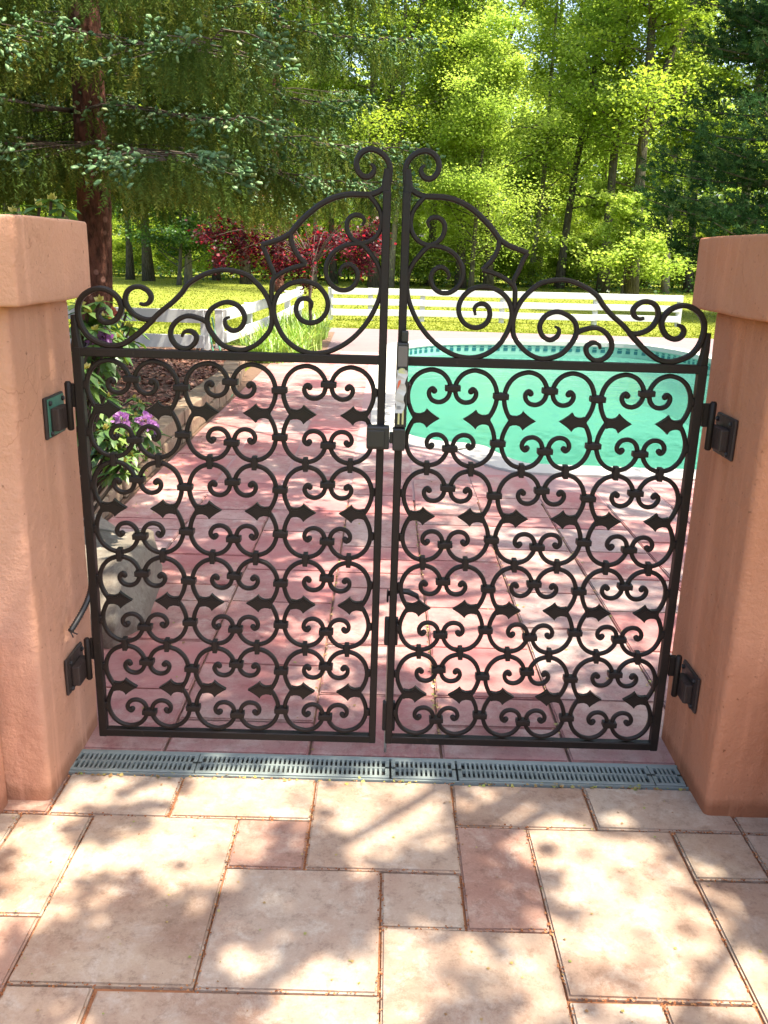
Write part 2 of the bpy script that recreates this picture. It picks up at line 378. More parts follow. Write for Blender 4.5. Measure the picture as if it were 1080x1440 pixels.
def lawn_mat():
    m, t, o = new_mat('lawn')
    n = tex(t, .35, 6, .6); c = mixc(t, mask(t, n.outputs[0], .35, .65), (.20, .235, .032), (.25, .265, .042))
    n2 = tex(t, 3.0, 7, .75); c = mixc(t, mask(t, n2.outputs[0], .45, .7), c, (.145, .175, .026))
    n3 = tex(t, 40, 4, .8)
    principled(t, o, c, .95, bump(t, n3.outputs[0], .9, .05), spec=.1); return m
M['lawn'] = lawn_mat()
def water_mat():
    m, t, o = new_mat('pool_water')
    n = tex(t, 2.6, 4, .5, Distortion=.5); n2 = tex(t, 9, 3, .5)
    nr = bump(t, n.outputs[0], .25, .04); nr = bump(t, n2.outputs[0], .2, .01, nr)
    fr = N(t, 'Fresnel', IOR=1.33); t.links.new(nr, fr.inputs['Normal'])
    tp = t.nodes.new('ShaderNodeBsdfTransparent'); tp.inputs[0].default_value = (.78, 1, .90, 1)
    g = N(t, 'BsdfGlossy', Roughness=.03); t.links.new(nr, g.inputs['Normal'])
    mx = N(t, 'MixShader'); t.links.new(fr.outputs[0], mx.inputs[0]); t.links.new(tp.outputs[0], mx.inputs[1]); t.links.new(g.outputs[0], mx.inputs[2])
    df = t.nodes.new('ShaderNodeBsdfDiffuse'); df.inputs[0].default_value = (.062, .185, .15, 1)   # cloudy water scatters light back
    m2 = N(t, 'MixShader'); m2.inputs[0].default_value = .35; t.links.new(mx.outputs[0], m2.inputs[1]); t.links.new(df.outputs[0], m2.inputs[2])
    t.links.new(m2.outputs[0], o.inputs[0]); return m
M['water'] = water_mat()
M['pool_plaster'] = simple('pool_plaster', (.09, .29, .235), .6, var=.07, scale=.6, bumps=.1)
M['tile_pale'] = simple('tile_pale', (.17, .36, .28), .3, var=.1)
M['tile_teal'] = simple('tile_teal', (.004, .09, .10), .3, var=.3)

# ------------------------------------------------------------ ground, deck, pool
def sheet(name, poly, z, mat, holes=(), label=None):
    loops = [[Vector((x, y, 0)) for x, y in poly]]+[[Vector((x, y, 0)) for x, y in h] for h in holes]
    tris = tessellate_polygon(loops); P = [p for l in loops for p in l]
    me = bpy.data.meshes.new(name); me.from_pydata([(p.x, p.y, z) for p in P], [], [tuple(t) for t in tris])
    bm = bmesh.new(); bm.from_mesh(me); bmesh.ops.recalc_face_normals(bm, faces=bm.faces[:])
    for f in bm.faces:
        if f.normal.z < 0: f.normal_flip()
    bm.to_mesh(me); bm.free()
    return tag(link_mesh(name, me, mat), label, kind='structure')
water_ol = catmull([(.17, 12), (.16, 9), (.165, 7.9), (.21, 7.42), (.46, 7.17), (.79, 7.06), (.90, 6.78), (1.04, 6.50), (1.25, 6.42), (2.4, 6.38), (3.9, 6.40),
                    (4.4, 6.6), (4.9, 7.1), (5.15, 8.2), (5.25, 11), (5.2, 14.2), (4.95, 15.5), (4.35, 16.2), (2.9, 16.25), (1.3, 15.9), (.5, 15.2), (.22, 14.3), (.17, 12)], 4)[:-1]
area = sum(a[0]*b[1]-b[0]*a[1] for a, b in zip(water_ol, water_ol[1:]+water_ol[:1]))
sgn = 1 if area > 0 else -1
cop_ol = offset_poly(water_ol, .27*sgn)
cop_mid = offset_poly(water_ol, .15*sgn)
BX0, BX1, BY0, BY1 = -1.75, 8.0, 2.30, 18.0
sheet('lawn', [(-400, -200), (400, -200), (400, 600), (-400, 600)], -.045, M['lawn'],
      [[(BX0, -.9), (BX1, -.9), (BX1, BY1), (BX0, BY1)]], 'sunlit yellow green mown lawn reaching back to the woods')
sheet('deck_base', [(BX0, BY0), (BX1, BY0), (BX1, BY1), (BX0, BY1)], -.014, M['joint_soil'], [cop_mid], 'soil filled joints under the pink pool deck')
sheet('courtyard_base', [(-1.75, -.9), (1.9, -.9), (1.9, 2.30), (-1.75, 2.30)], -.012, M['grout'], (), 'rusty brown grout between the courtyard pavers')
sheet('path', [(1.9, -.9), (8, -.9), (8, 2.30), (1.9, 2.30)], -.008, M['soil'], (), 'bare soil strip outside the courtyard wall')
far = [(-1.75, 13.6), (-.11, 13.6), (-.04, 14.6), (.3, 15.7), (1.2, 16.35), (2.9, 16.7), (4.5, 16.6), (5.4, 15.6), (5.6, 14), (5.6, 6.2), (8, 6.2), (8, 18), (-1.75, 18)]
sheet('deck_edge', far, -.006, M['pale_deck'], (), 'pale pink deck strip along the far side of the pool')

def ring(name, inner, outer, z0, z1, mat, label):
    bm = bmesh.new(); n = len(inner)
    a = [bm.verts.new((*p, z1)) for p in inner]; b = [bm.verts.new((*p, z1)) for p in outer]
    c = [bm.verts.new((*p, z0)) for p in outer]; d = [bm.verts.new((*p, z0)) for p in inner]
    for i in range(n):
        j = (i+1) % n
        bm.faces.new((a[i], a[j], b[j], b[i])); bm.faces.new((b[i], b[j], c[j], c[i])); bm.faces.new((a[i], d[i], d[j], a[j]))
    bmesh.ops.recalc_face_normals(bm, faces=bm.faces[:])
    me = bpy.data.meshes.new(name); bm.to_mesh(me); bm.free()
    return tag(link_mesh(name, me, mat), label, kind='structure')
ring('pool_coping', offset_poly(water_ol, -.02*sgn), cop_ol, -.06, .014, M['coping'], 'broad white concrete rim around the swimming pool')
bm = bmesh.new(); n_ = len(water_ol); fo = water_ol
top_ = [bm.verts.new((*p, -.29)) for p in fo]; bot_ = [bm.verts.new((*p, -.95)) for p in offset_poly(fo, -.5*sgn)]
for i in range(n_): bm.faces.new((top_[i], top_[(i+1) % n_], bot_[(i+1) % n_], bot_[i]))
bm.faces.new(bot_); me = bpy.data.meshes.new('pool_basin'); bm.to_mesh(me); bm.free()
tag(link_mesh('pool_basin', me, M['pool_plaster']), 'mint green plaster basin of the pool', kind='structure')
sheet('pool_water', offset_poly(water_ol, .003*sgn), -.235, M['water'], (), 'clear turquoise pool water behind the right gate leaf')
# waterline tiles: pale band with two rows of small teal squares
P3 = [Vector(p) for p in water_ol]; cum = [0]
for i in range(n_): cum.append(cum[-1]+(P3[(i+1) % n_]-P3[i]).length)
def walk(s):
    s %= cum[-1]
    for i in range(n_):
        if cum[i+1] >= s:
            a, b = P3[i], P3[(i+1) % n_]; t = (s-cum[i])/max(1e-6, cum[i+1]-cum[i]); d = (b-a).normalized(); return a+(b-a)*t, d
bb = B(); inn = offset_poly(water_ol, -.006*sgn)
A = [bb.bm.verts.new((*p, -.056)) for p in inn]; C_ = [bb.bm.verts.new((*p, -.30)) for p in inn]
for i in range(n_): bb.bm.faces.new((A[i], A[(i+1) % n_], C_[(i+1) % n_], C_[i]))
band = tag(bb.build('waterline_band', M['tile_pale']), 'pale mint tile band at the pool waterline', kind='structure')
V_, F_ = [], []
nsq = int(cum[-1]/.15)
for k in range(nsq):
    p, d = walk(k*cum[-1]/nsq); nn = Vector((-d.y, d.x))*sgn
    for (z, hz, wd) in ((-.092, .011, .034), (-.142, .028, .040)):
        q = p+nn*.010; i0 = len(V_)
        V_ += [(q.x-d.x*wd, q.y-d.y*wd, z-hz), (q.x+d.x*wd, q.y+d.y*wd, z-hz), (q.x+d.x*wd, q.y+d.y*wd, z+hz), (q.x-d.x*wd, q.y-d.y*wd, z+hz)]
        F_.append((i0, i0+1, i0+2, i0+3))
sq = link_mesh('accent_tiles', np_mesh('accent_tiles', V_, F_), M['tile_teal'], band); sq['kind'] = 'stuff'

# deck slabs
def slab_mesh(wx, wy, th, bev=.006, seed=0, chip=.0025):
    b = B(); b.box(-wx/2, wx/2, -wy/2, wy/2, -th, 0)
    bmesh.ops.bevel(b.bm, geom=[e for e in b.bm.edges if all(v.co.z > -th/2 for v in e.verts)], offset=bev, segments=2, affect='EDGES')
    if chip:
        for v in b.bm.verts:
            v.co.x += noise.noise(Vector((v.co.x*9+seed, v.co.y*9, 1)))*chip*2; v.co.y += noise.noise(Vector((v.co.x*9+seed, v.co.y*9, 5)))*chip*2
    return b.mesh('slab')
deck = tag(empty('pool_deck', (0, 0, 0)), 'pink stained stone slab deck running from the gate to the pool', kind='structure')
cache = {}
def put_slab(parent, name, x0, x1, y0, y1, mat, gap=.009, dz=0.0, tilt=.0):
    key = (round(x1-x0, 3), round(y1-y0, 3), mat.name, random.randint(0, 1))
    if key not in cache:
        cache[key] = slab_mesh(x1-x0-gap, y1-y0-gap, .035, .005, len(cache)); cache[key].materials.append(mat)
    o = bpy.data.objects.new(name, cache[key]); COL.objects.link(o); o.parent = parent
    o.location = ((x0+x1)/2, (y0+y1)/2, dz); o.rotation_euler = (random.uniform(-tilt, tilt), random.uniform(-tilt, tilt), random.uniform(-.002, .002))
    return o
cols = [-1.55, -1.10, -.655, -.20, .215, .62, 1.03, 1.45, 1.86, 2.27, 2.69, 3.1]
nsl = 0
for ci in range(len(cols)-1):
    x0, x1 = cols[ci], cols[ci+1]; y = 2.42; k = 0
    while y < 13.6:
        if y < 2.5: d = .40 if ci % 2 else .20
        else: d = random.choice((.20, .41, .41, .62)) if y < 5.0 else random.choice((.41, .62, .62, .84))
        y1 = y+d
        corners = [(x0, y), (x1, y), (x0, y1), (x1, y1), ((x0+x1)/2, (y+y1)/2), ((x0+x1)/2, y1), (x1, (y+y1)/2)]
        if not any(inside(*c, cop_mid) for c in corners) and nsl < 292:
            m_ = M['pink_slab'] if not ((ci in (0, 5, 6, 7) and y < 4.5 and random.random() < .45) or random.random() < .06) else M['grey_slab']
            put_slab(deck, 'slab', x0, x1, y, y1, m_, .008, random.uniform(-.002, .002), .002); nsl += 1
        y = y1
iv, ifc = [], []
for ci in range(len(cols)-1):
    for k in range(60):
        for sx in range(3):
            x0 = cols[ci]+(cols[ci+1]-cols[ci])*sx/3; x1 = cols[ci]+(cols[ci+1]-cols[ci])*(sx+1)/3; y0 = 5.4+.14*k; y1 = y0+.14
            if any(inside(a_, b_, water_ol) for a_ in (x0, x1) for b_ in (y0, y1)): continue
            i0 = len(iv); iv += [(x0, y0, -.0035), (x1, y0, -.0035), (x1, y1, -.0035), (x0, y1, -.0035)]; ifc.append((i0, i0+1, i0+2, i0+3))
link_mesh('slab_infill', np_mesh('slab_infill', iv, ifc), M['deck_infill'], deck)['kind'] = 'stuff'
# litter and moss along the joints
def litter(n, fn, mat, name, label, size=(.006, .014)):
    P = np.array([fn() for _ in range(n)]); V, Fc, rd = scatter(LEAF_W, LEAF_F, P, rot_mats(n, (0, .6)), rng.uniform(*size, n))
    return tag(link_mesh(name, np_mesh(name, V, Fc, rd), mat), label, kind='stuff')
def lf():
    r = random.random()
    if r < .35:
        x = random.choice([.215, .215, .62, -.20, 1.03]); return (x+random.gauss(0, .008), random.uniform(2.45, 5.5), .001)
    if r < .5: return (random.uniform(-.9, .95), 2.285+random.gauss(0, .006), .002)
    if r < .8:
        y = random.uniform(4.9, 10.5); return (-1.50+abs(random.gauss(0, .07)), y, .004)
    return (random.uniform(-1.4, 1.0), random.uniform(2.5, 7), .002)
litter(900, lf, M['leaf_litter'], 'leaf_litter', 'tiny dry leaves and moss gathered in the deck joints', (.006, .016))

# courtyard pavers (16 and 24 inch travertine in a random ashlar pattern)
pave = tag(empty('pavement', (0, 0, 0)), 'dappled travertine courtyard pavement in front of the gate', kind='structure')
T, TP, TG = M['travertine'], M['travertine_pink'], M['travertine_grey']
PV = [(-.898, -.562, 2.093, 2.292, TG), (-.562, -.168, 2.093, 2.292, T), (-.168, .235, 1.892, 2.290, T), (.235, .627, 2.085, 2.286, T), (.627, 1.03, 2.085, 2.286, TG),
      (-.769, -.367, 1.508, 2.093, T), (-.367, -.168, 1.892, 2.093, TP), (-.367, .029, 1.504, 1.892, TG), (.029, .232, 1.697, 1.892, TG), (.232, .430, 1.697, 2.085, TP),
      (.029, .430, 1.300, 1.697, T), (.430, .831, 1.503, 2.085, T), (.831, 1.03, 1.892, 2.085, T), (1.03, 1.24, 1.892, 2.085, TG), (1.03, 1.24, 2.085, 2.286, T),
      (.831, 1.24, 1.30, 1.892, T), (-.969, -.769, 1.708, 2.093, T), (-1.17, -.969, 1.708, 2.093, TG), (-1.17, -.769, 1.30, 1.708, TP), (-1.17, -.898, 2.093, 2.292, TP),
      (-.769, -.577, 1.30, 1.508, T), (-.577, .029, 1.10, 1.504, T), (.430, .632, 1.30, 1.503, TG), (.632, .831, 1.10, 1.503, T), (-1.17, -.577, .90, 1.30, T),
      (.029, .430, .90, 1.30, TG), (.430, .632, .90, 1.30, T), (.632, 1.24, .70, 1.10, T), (.831, 1.24, 1.10, 1.30, TG), (-.577, -.17, .70, 1.10, TG), (-.17, .029, .70, 1.10, TP)]
ys = -.7
while ys < .69:
    x = -1.17; y1 = min(.70, ys+.4)
    while x < 1.2:
        x1 = min(1.24, x+random.choice((.2, .4, .4, .6)))
        PV.append((x, x1, ys, y1, random.choice((T, T, TG, TP)))); x = x1
    ys = y1
PV += [(-1.17, -.577, .70, .90, T), (.029, .632, .70, .90, T)]
for (x0, x1, y0, y1, m_) in PV:
    put_slab(pave, 'paver', x0, x1, y0, y1, m_, .0065, random.uniform(-.0015, .0015), .0015)

# debris specks on the pavers
def pf(): return (random.uniform(-1.0, 1.0), random.uniform(1.35, 2.28), .003)
litter(110, pf, M['leaf_litter'], 'fallen_petals', 'small scattered dry leaf bits on the courtyard pavers', (.004, .010))
# rusty crumbs in joints
def jf():
    x0, x1, y0, y1, _ = random.choice(PV[:24]); s = random.random()
    if s < .5: return (random.choice((x0, x1))+random.gauss(0, .004), random.uniform(y0, y1), 0)
    return (random.uniform(x0, x1), random.choice((y0, y1))+random.gauss(0, .004), 0)
litter(2200, jf, M['rust_crumb'], 'joint_crumbs', 'rust brown crumbs of soil along the paver joints', (.003, .0075))

# ------------------------------------------------------------ drain
chan = tag(empty('drain_channel', (0, 2.35, 0)), 'dark drain channel sunk across the gate threshold', kind='structure')
B().box(-.93, .96, -.052, .052, -.011, -.008).build('channel_bottom', M['dark_channel'], chan)
edge = B(); edge.box(-.93, .96, .053, .062, -.011, .004); edge.box(-.93, .96, -.060, -.053, -.011, .003)
edge.build('channel_rim', M['grate'], chan)
def grate(x0, x1, label):
    L = x1-x0-.003; t = tag(empty('drain_grate', ((x0+x1)/2, 2.352, 0)), label, 'drain grate', 'slotted drain grates across the threshold')
    b = B(); h = .051
    b.box(-L/2, L/2, h-.012, h, -.006, .0055, .0015); b.box(-L/2, L/2, -h, -h+.012, -.006, .0055, .0015); b.box(-L/2, L/2, -.004, .004, -.006, .0052)
    b.box(-L/2, -L/2+.012, -h+.012, h-.012, -.006, .0052); b.box(L/2-.012, L/2, -h+.012, h-.012, -.006, .0052)
    b.build('frame', M['grate'], t)
    bars = B(); n = max(3, round((L-.024)/.0142)); st = (L-.024)/n
    for k in range(1, n):
        x = -L/2+.012+k*st
        bars.box(x-.0036, x+.0036, .004, h-.012, -.005, .0045); bars.box(x-.0036, x+.0036, -h+.012, -.004, -.005, .0045)
    o = bars.build('slot_bars', M['grate'], t); o['kind'] = 'stuff'
grate(-.912, -.535, 'grey slotted drain grate against the left pillar')
grate(-.535, .052, 'long grey drain grate under the left gate leaf')
grate(.056, .255, 'short grey drain grate just right of the drop rod')
grate(.259, .852, 'long grey drain grate under the right gate leaf')
grate(.852, .945, 'stub of grey drain grate touching the right pillar')

# ------------------------------------------------------------ pillars and walls
def stucco_box(name, x0, x1, y0, y1, z0, z1, mat, parent, bev=.02, seed=0, cut=.06, amp=.004):
    b = B(); b.box(0, x1-x0, 0, y1-y0, 0, z1-z0, bev, 3); bm = b.bm
    for ax, L in ((0, x1-x0), (1, y1-y0), (2, z1-z0)):
        n = min(24, int(L/cut))
        for k in range(1, n):
            co = [0, 0, 0]; no = [0, 0, 0]; co[ax] = L*k/n; no[ax] = 1
            bmesh.ops.bisect_plane(bm, geom=bm.verts[:]+bm.edges[:]+bm.faces[:], plane_co=co, plane_no=no)
    roughen(bm, amp, 5, seed); o = b.build(name, mat, parent, True); o.location = (x0, y0, z0); return o
PL = tag(empty('gate_pillar', (-1.1, 2.36, 0)), 'salmon stucco gate pillar left of the gate, brushed by sunlight', 'pillar', 'stucco gate pillars')
PR = tag(empty('gate_pillar', (1.15, 2.36, 0)), 'shaded orange stucco gate pillar right of the gate', 'pillar', 'stucco gate pillars')
def loc_box(name, P, x0, x1, y0, y1, z0, z1, mat, **k):
    o = stucco_box(name, x0, x1, y0, y1, z0, z1, mat, P, **k); o.location = (x0-P.location.x, y0-P.location.y, z0); return o
loc_box('shaft', PL, -1.40, -.905, 2.148, 2.578, -.02, 1.372, M['stucco_sunlit'], seed=3)
loc_box('cap', PL, -1.46, -.850, 2.085, 2.615, 1.368, 1.574, M['stucco_sunlit'], seed=5, bev=.010, cut=.04, amp=.004)
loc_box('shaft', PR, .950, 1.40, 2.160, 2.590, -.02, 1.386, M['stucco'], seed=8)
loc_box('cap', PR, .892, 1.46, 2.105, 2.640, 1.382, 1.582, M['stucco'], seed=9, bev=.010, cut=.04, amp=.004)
for nm, x0, x1, mt, lb in (('low_wall', -1.24, -1.022, M['stucco_sunlit'], 'low salmon stucco wall running from the left pillar toward the viewer'),
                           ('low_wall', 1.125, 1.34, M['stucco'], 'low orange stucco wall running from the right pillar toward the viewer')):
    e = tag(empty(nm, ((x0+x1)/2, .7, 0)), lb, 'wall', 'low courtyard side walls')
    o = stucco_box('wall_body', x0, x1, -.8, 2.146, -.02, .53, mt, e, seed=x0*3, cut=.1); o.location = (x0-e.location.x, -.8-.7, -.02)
for nm, x0, x1, mt, lb in (('garden_wall', -5.2, -1.402, M['stucco_sunlit'], 'long salmon garden wall beyond the left pillar'),
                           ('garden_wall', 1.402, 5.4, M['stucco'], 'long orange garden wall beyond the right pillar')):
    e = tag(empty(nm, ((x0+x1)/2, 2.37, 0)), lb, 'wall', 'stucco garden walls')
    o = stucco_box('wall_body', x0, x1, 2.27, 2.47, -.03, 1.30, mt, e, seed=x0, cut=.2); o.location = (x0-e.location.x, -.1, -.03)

# ------------------------------------------------------------ the gate
GY = 2.415           # centre plane of the gate
IR = M['iron']
BW, BD = .0124, .014
def arc(cx, cz, r, a0, a1, n):
    return [(cx+r*math.cos(math.radians(a0+(a1-a0)*i/n)), cz+r*math.sin(math.radians(a0+(a1-a0)*i/n))) for i in range(n+1)]
# one "3"-shaped strand (left half of a unit), local origin = unit centre
Rc, cxu, czu = .0588, -.0632, .0750
up_half = catmull([(-.100, .0004), (-.109, .014), (-.1165, .030), (-.1215, .047), (-.1228, .066), (-.1195, .0865), (-.109, .1083), (-.0915, .125), (-.0705, .1332), (-.053, .1342), (-.0313, .126), (-.0158, .110), (-.0078, .0916),
    (-.0078, .0775), (-.0122, .062), (-.0225, .0505), (-.038, .0455), (-.0552, .0504), (-.0648, .0638), (-.0642, .0765), (-.0560, .0840), (-.0485, .0800)], 3)
wds = [BW]*len(up_half)
for i in range(6): wds[-1-i] = BW*(.72+.05*i)
def strand():
    b = B(); b.strip(up_half, wds, BD); b.strip([(x, -z) for x, z in up_half], wds, BD*.93)
    e = up_half[-1]
    for s in (1, -1): b.ball((-.0512, 0, s*.0768), .0088, 1, .85, 1)
    return b.mesh('scroll', False)
me_scroll = strand(); me_scroll.materials.append(IR)
sp = B(); hs = [(-.108, .008), (-.102, .0155), (-.096, .0132), (-.086, .0125), (-.0765, .0158), (-.0715, .0205), (-.0680, .0270), (-.0600, .0190), (-.0480, .0098), (-.0325, 0)]
full = hs+[(x, -z) for x, z in hs[-2::-1]]
sp.prism(full, -.0065, .0065)
sp.prism([(x*.86-.0105, z*.62) for x, z in full], -.0088, .0088)
me_spear = sp.mesh('spearhead'); me_spear.materials.append(IR)
cb = B(); cb.box(-.0100, .0100, -.0118, .0118, -.0105, .0105, .003, 2); cb.box(-.0215, .0215, -.0130, .0130, -.0080, .0080, .0025, 2)
me_col = cb.mesh('collar'); me_col.materials.append(IR)
wb = B(); wb.box(-.007, .007, -.007, .007, -.012, .012, .003)
me_weld = wb.mesh('weld'); me_weld.materials.append(IR)
def child(name, me, parent, loc, rot=(0, 0, 0), sc_=(1, 1, 1)):
    o = bpy.data.objects.new(name, me); COL.objects.link(o); o.parent = parent; o.location = loc; o.rotation_euler = rot; o.scale = sc_; return o
def Z4(px): return [(at_y(340+a/4.154, 190+b/4.154, GY-.009).x, at_y(340+a/4.154, 190+b/4.154, GY-.009).z) for a, b in px]
def Z1(px): return [(at_y(100+a/4.5, 390+b/4.5, GY-.009).x, at_y(100+a/4.5, 390+b/4.5, GY-.009).z) for a, b in px]
def ZF(px): return [(at_y(a, b, GY-.009).x, at_y(a, b, GY-.009).z) for a, b in px]
ORN = [
 (Z4([(850, 330), (862, 250), (866, 190), (848, 138), (808, 98), (758, 80), (713, 92), (680, 126), (669, 170), (681, 213), (712, 241), (746, 240), (771, 214), (772, 184), (752, 166)]), .0150, .5, 1),
 (Z4([(858, 255), (842, 290), (805, 325), (752, 346), (700, 346), (620, 346), (540, 364), (462, 402), (385, 462), (325, 522), (287, 570)]), .0150, 1, 1),
 (Z4([(287, 570), (235, 602), (190, 618), (112, 642)]), .0140, 1, 1), (Z4([(112, 642), (138, 690), (158, 745), (186, 812), (180, 850)]), .0120, 1, 1),
 (Z4([(285, 572), (290, 630), (322, 698), (374, 756)]), .0125, 1, 1), (Z4([(374, 756), (290, 778), (222, 810), (180, 848), (172, 900), (172, 970)]), .0125, 1, 1),
 (Z4([(742, 350), (782, 398), (810, 450), (817, 510), (800, 570), (760, 612), (702, 632), (652, 612), (621, 570), (613, 520), (630, 482), (665, 465), (700, 475), (716, 500), (704, 530)]), .0125, .5, 1),
 (Z4([(720, 636), (660, 634), (600, 645), (540, 680), (500, 740), (490, 800), (508, 858), (558, 900), (612, 905), (655, 880), (677, 830), (665, 782), (628, 755), (590, 768), (570, 805), (580, 825)]), .0125, .5, 1),
 (Z4([(660, 625), (705, 642), (750, 690), (788, 745), (810, 800), (817, 870), (803, 950), (770, 1030), (720, 1110), (650, 1185), (570, 1240), (485, 1272), (400, 1275), (320, 1248), (250, 1190), (205, 1110), (184, 1030),
      (190, 970), (215, 920), (260, 880), (320, 858), (380, 857), (440, 880), (485, 930), (502, 985), (490, 1040), (450, 1085), (390, 1098), (340, 1075), (316, 1030), (322, 982), (350, 957), (385, 960), (408, 985), (400, 1025)]), .0130, .5, 1),
 (ZF([(209, 454.5), (224.5, 439), (242, 425), (255.5, 411), (264.5, 399), (282, 388), (302, 381), (321, 380), (345, 386), (359, 397), (371, 411), (378.5, 426), (382, 443), (380, 462), (369, 477), (354.5, 488), (335.6, 493), (313, 486), (300, 473),
      (291.5, 458), (291.5, 443), (300, 432), (318, 425), (335, 431), (343.5, 446), (339, 460), (328, 465.5), (318, 460), (315.5, 450), (322, 446)]), .0130, .5, 1),
 (ZF([(293, 458), (288, 452), (278, 447.5), (264, 444.5), (251, 449), (241, 460), (239, 472), (244, 483), (253, 489.5), (264, 490), (273, 483), (275.5, 474), (271, 468), (264.5, 465.5), (257.5, 468), (255, 474)]), .0130, .5, 1),
 (ZF([(215, 449), (198, 465.5), (184.5, 476.5), (171, 484.5), (155.5, 486.7), (140, 483), (124.5, 474.5), (114, 461), (108.5, 443), (109, 428), (116, 415.5), (129, 407.5), (142, 406), (155.5, 411), (165, 420), (169.5, 430), (168.5, 439),
      (162, 449.5), (151, 454), (141.5, 451), (137, 443), (140, 436), (146.5, 434)]), .0145, .6, 1),
 (ZF([(213, 449), (208, 450), (198, 448), (186.7, 442), (178.5, 432), (175, 421), (178, 410), (186.7, 404), (198, 404), (207.5, 410), (211.5, 418), (208.5, 425.5), (202, 428.5), (195.5, 427)]), .0130, .6, 1),
]
def gate_leaf(x_out, x_in, mirror, label):
    """x_out: hinge side outer X, x_in: meeting side outer X"""
    t = tag(empty('gate_leaf', ((x_out+x_in)/2, GY, 0)), label, 'gate leaf', 'leaves of the wrought iron double gate'); ox = t.location.x
    s = 1 if x_in > x_out else -1
    X = lambda x: x-ox
    def bar(name, xa, xb, z0, z1, d=.0135):
        b = B(); b.box(min(X(xa), X(xb)), max(X(xa), X(xb)), -d, d, z0, z1, .0025, 1); return b.build(name, IR, t)
    sw = .0215; ztop = 1.245
    bar('hinge_stile', x_out, x_out+s*(sw+.002), .056, ztop+.0)
    bar('meeting_stile', x_in-s*sw, x_in, .057, 1.665)
    bar('top_rail', x_out+s*(sw-.004), x_in-s*(sw-.004), ztop-.0245, ztop-.001, .0125); bar('bottom_rail', x_out+s*(sw-.004), x_in-s*(sw-.004), .0572, .082, .0125)
    # rising stile horn
    xi0, xi1 = sorted((x_out+s*sw, x_in-s*sw)); z0, z1 = .083, ztop-.0265
    uw, uh = (xi1-xi0)/3, (z1-z0)/4; kx, kz = uw/.266, uh/.284
    for c in range(3):
        for r in range(4):
            cx, cz = X(xi0+uw*(c+.5)), z0+uh*(r+.5)
            jt = lambda: random.uniform(-.009, .009)
            child('scroll', me_scroll, t, (cx+jt()*.1, jt()*.12, cz+jt()*.1), (0, jt(), 0), (kx, 1, kz)); child('scroll', me_scroll, t, (cx+jt()*.1, jt()*.12, cz+jt()*.1), (0, jt(), PI), (kx, 1, kz))
            child('spearhead', me_spear, t, (cx, 0, cz), (0, 0, 0), (kx, 1, kz)); child('spearhead', me_spear, t, (cx, 0, cz), (0, 0, PI), (kx, 1, kz))
            for q in (1, -1):
                child('collar', me_col, t, (cx, 0, cz+q*.085*kz), (0, random.uniform(-.05, .05), 0))
                if c < 2: child('collar', me_col, t, (cx+uw/2, 0, cz+q*.066*kz), (0, random.uniform(-.05, .05), 0))
                else: child('weld', me_weld, t, (cx+uw/2-.006, 0, cz+q*.066*kz))
                if c == 0: child('weld', me_weld, t, (cx-uw/2+.006, 0, cz+q*.066*kz))
                if r < 3: child('collar', me_col, t, (cx+q*.0620*kx, 0, cz+uh/2), (0, PI/2+random.uniform(-.05, .05), 0), (.9, 1, .9))
    for oi_, (pts, wd, endf, _) in enumerate(ORN):
        if mirror:
            k = (.875-.035)/(.006+.843)
            pts = [(.037+(.006-x)*k, z+.000) for x, z in pts]
        P = catmull(pts, 4); n = len(P); W = [wd]*n
        if endf < 1:
            for i in range(10): W[n-1-i] = wd*(endf+(1-endf)*i/10)
        b = B(); b.strip([(X(x), z) for x, z in P], W, .0140+.00045*oi_); b.build('top_scroll', IR, t)
    # tapering horns where the scrolls flow into the stiles
    b = B(); xa = x_out+s*.013
    hp = [(X(xa), ztop-.002), (X(xa-s*.003), ztop+.04), (X(xa-s*.005), ztop+.085)]
    b.strip(catmull(hp, 4), [.027-.013*i/8 for i in range(9)], .0225); b.build('stile_horn', IR, t)
    b = B(); xa = x_in-s*.0135
    b.strip([(X(xa), 1.664), (X(xa), 1.69), (X(xa+s*.003), 1.72)], [.027, .022, .018], .017); b.build('post_horn', IR, t)
    return t
GL = gate_leaf(-.846, .0065, False, 'left leaf of the dark wrought iron scroll gate, in front of the pink path')
GR = gate_leaf(.880, .036, True, 'right leaf of the dark wrought iron scroll gate, in front of the pool')
# latch fittings on the right leaf
bp, pl = M['black_plastic'], M['grey_plastic']
lx = .0495-GR.location.x
def part(parent, name, mat, fn, smooth=False):
    b = B(); fn(b); return b.build(name, mat, parent, smooth)
part(GR, 'latch_housing', bp, lambda b: b.box(lx-.016, lx+.016, -.046, -.0145, 1.056, 1.285, .004, 2))
part(GR, 'latch_cap', pl, lambda b: b.box(lx-.013, lx+.013, -.050, -.0465, 1.222, 1.276, .0012))
part(GR, 'latch_knob', bp, lambda b: b.box(lx-.004, lx+.014, -.040, -.0145, 1.286, 1.315, .003, 2))
part(GR, 'key_cylinder', M['steel'], lambda b: b.tube([(lx-.001, -.0465, 1.210), (lx-.001, -.060, 1.210)], .010, 14))
part(GR, 'latch_rod', M['steel'], lambda b: (b.box(lx-.008, lx-.003, -.050, -.0465, 1.066, 1.11), b.box(lx+.003, lx+.008, -.050, -.0465, 1.066, 1.11)))
part(GR, 'latch_receiver', bp, lambda b: b.box(lx-.020, lx+.014, -.052, -.0145, .992, 1.054, .004, 2))
